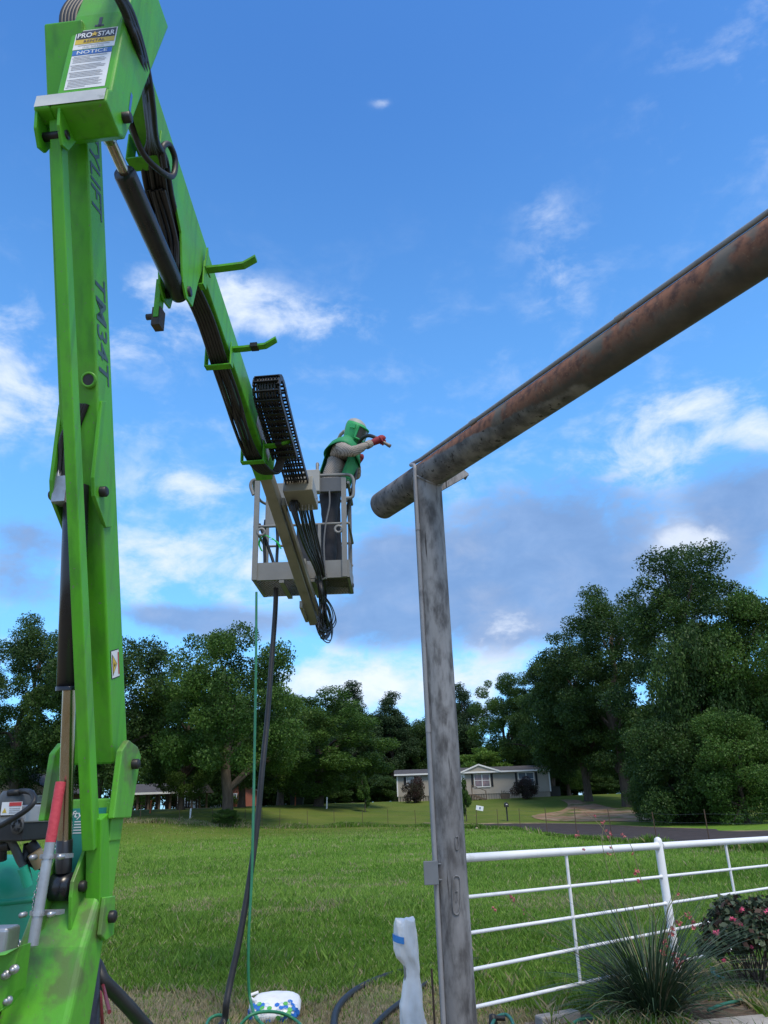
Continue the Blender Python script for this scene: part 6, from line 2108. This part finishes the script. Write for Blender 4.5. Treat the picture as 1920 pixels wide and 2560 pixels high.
for pts_, fl in stalks:
    yd = yb.y + random.uniform(-.12, .10)
    P_ = smooth_path([yb + Vector((random.uniform(-.06, .06), 0, 0))] + [at_y(x, y, yd) for x, y in pts_], 5)
    st_ = MB().tube(P_, [.0048 * (1 - .6 * i / len(P_)) for i in range(len(P_))], 6).build('flower_stalk', STALK, yuc)
    mb = MB()
    for x, y, cnt in fl:
        for k in range(cnt * 2):
            blossom(mb, at_y(x + random.uniform(-6, 6), y + random.uniform(-9, 9), yd + random.uniform(-.02, .02)), random.uniform(.011, .019))
    o_ = mb.build('blossoms', CORAL, st_)
    o_['kind'] = 'stuff'
# rose bush at the right edge
rb = at_y(1895, 2480, 7.2)
rb.z = gz(rb.x, rb.y) + .04
rose = thing('rose_bush', rb, 'rose bush with dark leaves and pink blooms at the right edge', 'rose bush')
random.seed(23)
cl = []
for k in range(46):
    a_, b_ = random.uniform(0, 6.28), random.uniform(-.3, 1.3)
    r_ = random.uniform(.22, .40)
    cl.append((math.cos(a_) * math.cos(b_) * r_ * 1.0, math.sin(a_) * math.cos(b_) * r_ * .8, .40 + math.sin(b_) * r_ * .72, random.uniform(.07, .14)))
RL = [leafmat('rose_leaf_a', (.040, .066, .032), (.060, .088, .042), 9, .15), leafmat('rose_leaf_b', (.055, .082, .052), (.075, .10, .06), 9, .15), leafmat('rose_leaf_c', (.055, .030, .022), (.075, .042, .03), 9, .15)]
o_ = bpy.data.objects.new('foliage', leaf_cloud('foliage', cl, 8000, .055, RL, 5, .9, .2, .15))
COL.objects.link(o_)
o_.parent = rose
o_['kind'] = 'stuff'
mb = MB()
TW = mat('rose_stem', (.07, .045, .032), (.10, .07, .05), 10, .8)
for k in range(38):
    c_ = random.choice(cl)
    s_ = rb + Vector((random.uniform(-.10, .10), random.uniform(-.10, .10), -.04))
    e_ = rb + Vector(c_[:3])
    mb.tube(smooth_path([s_, s_.lerp(e_, .5) + Vector((random.uniform(-.08, .08), random.uniform(-.06, .06), .05)), e_], 4), [.007 - .0004 * i for i in range(9)], 5)
st_ = mb.build('stems', TW, rose)
st_['kind'] = 'stuff'
for (px, py) in ((1805, 2400), (1880, 2370), (1830, 2300), (1855, 2275), (1918, 2280), (1852, 2315), (1790, 2330)):
    mb = MB()
    c_ = at_y(px, py, rb.y - .28)
    for k in range(3): blossom(mb, c_ + Vector((random.uniform(-.01, .01), 0, random.uniform(-.01, .01))), .021)
    mb.build('bloom', PINK, rose)
# garden hoses in the bed
GH = mat('teal_garden_hose', (.020, .13, .095), (.03, .17, .12), 8, .5)
path = [at_z(x, y, .10) for x, y in ((1420, 2600), (1432, 2560), (1470, 2546), (1530, 2550), (1600, 2545), (1625, 2535))]
tag(MB().tube(smooth_path(path, 6), .012, 8).build('garden_hose', GH, org=path[0]), 'green garden hose curling in front of the grass-like clump', 'hose')
path = [at_z(x, y, .09) for x, y in ((1770, 2525), (1810, 2510), (1850, 2500), (1900, 2482), (1960, 2470))]
tag(MB().tube(smooth_path(path, 6), .012, 8).build('garden_hose', GH, org=path[0]), 'green garden hose under the rose bush', 'hose')
path = [at_z(x, y, .09) for x, y in ((1275, 2620), (1285, 2570), (1268, 2538), (1240, 2545), (1225, 2580), (1222, 2640))]
hb_ = thing('hose_end', path[0], 'short green hose with black fitting at the foot of the gate post', 'hose')
MB().tube(smooth_path(path, 6), .013, 8).build('hose', GH, hb_)
q = at_z(1232, 2545, .10)
MB().lathe(q - LZ * .08, LZ, [(0, 0), (.030, 0), (.034, .05), (.026, .10), (0, .11)], 12).tube([q, q + Vector((.09, -.02, .0))], .018, 8).build('fitting', BLK, hb_)
path = [at_y(1782, 2425, 7.4), at_y(1790, 2438, 7.35), at_y(1812, 2446, 7.3)]
tag(MB().tube(smooth_path(path, 5), .010, 8).box(path[0], (.03, .03, .05)).build('drip_fitting', mat('pale_teal', (.16, .36, .31), rough=.5), org=path[0]), 'pale teal irrigation fitting between the clump and the rose bush', 'fitting')
# low weeds in the bed
n = 16000
X = rng.random(n) * 4.2 + 1.1
Y = 6.0 + .64 * (X - 1.1) + rng.normal(0, .42, n)
ok = (vnoise(X, Y, 2.2, 44) > .42) & (Y > 5)
X, Y = X[ok], Y[ok]
n = len(X)
mi = np.where(rng.random(n) < .5, 3, np.where(rng.random(n) < .5, 2, 0))
V0 = len(X)
bw = blades('bed_weeds', X, Y, .05 + .09 * rng.random(n), np.full(n, .005), mi, 1.4, 'sparse weeds and straw scattered over the planting bed')
bw.location.z = .05
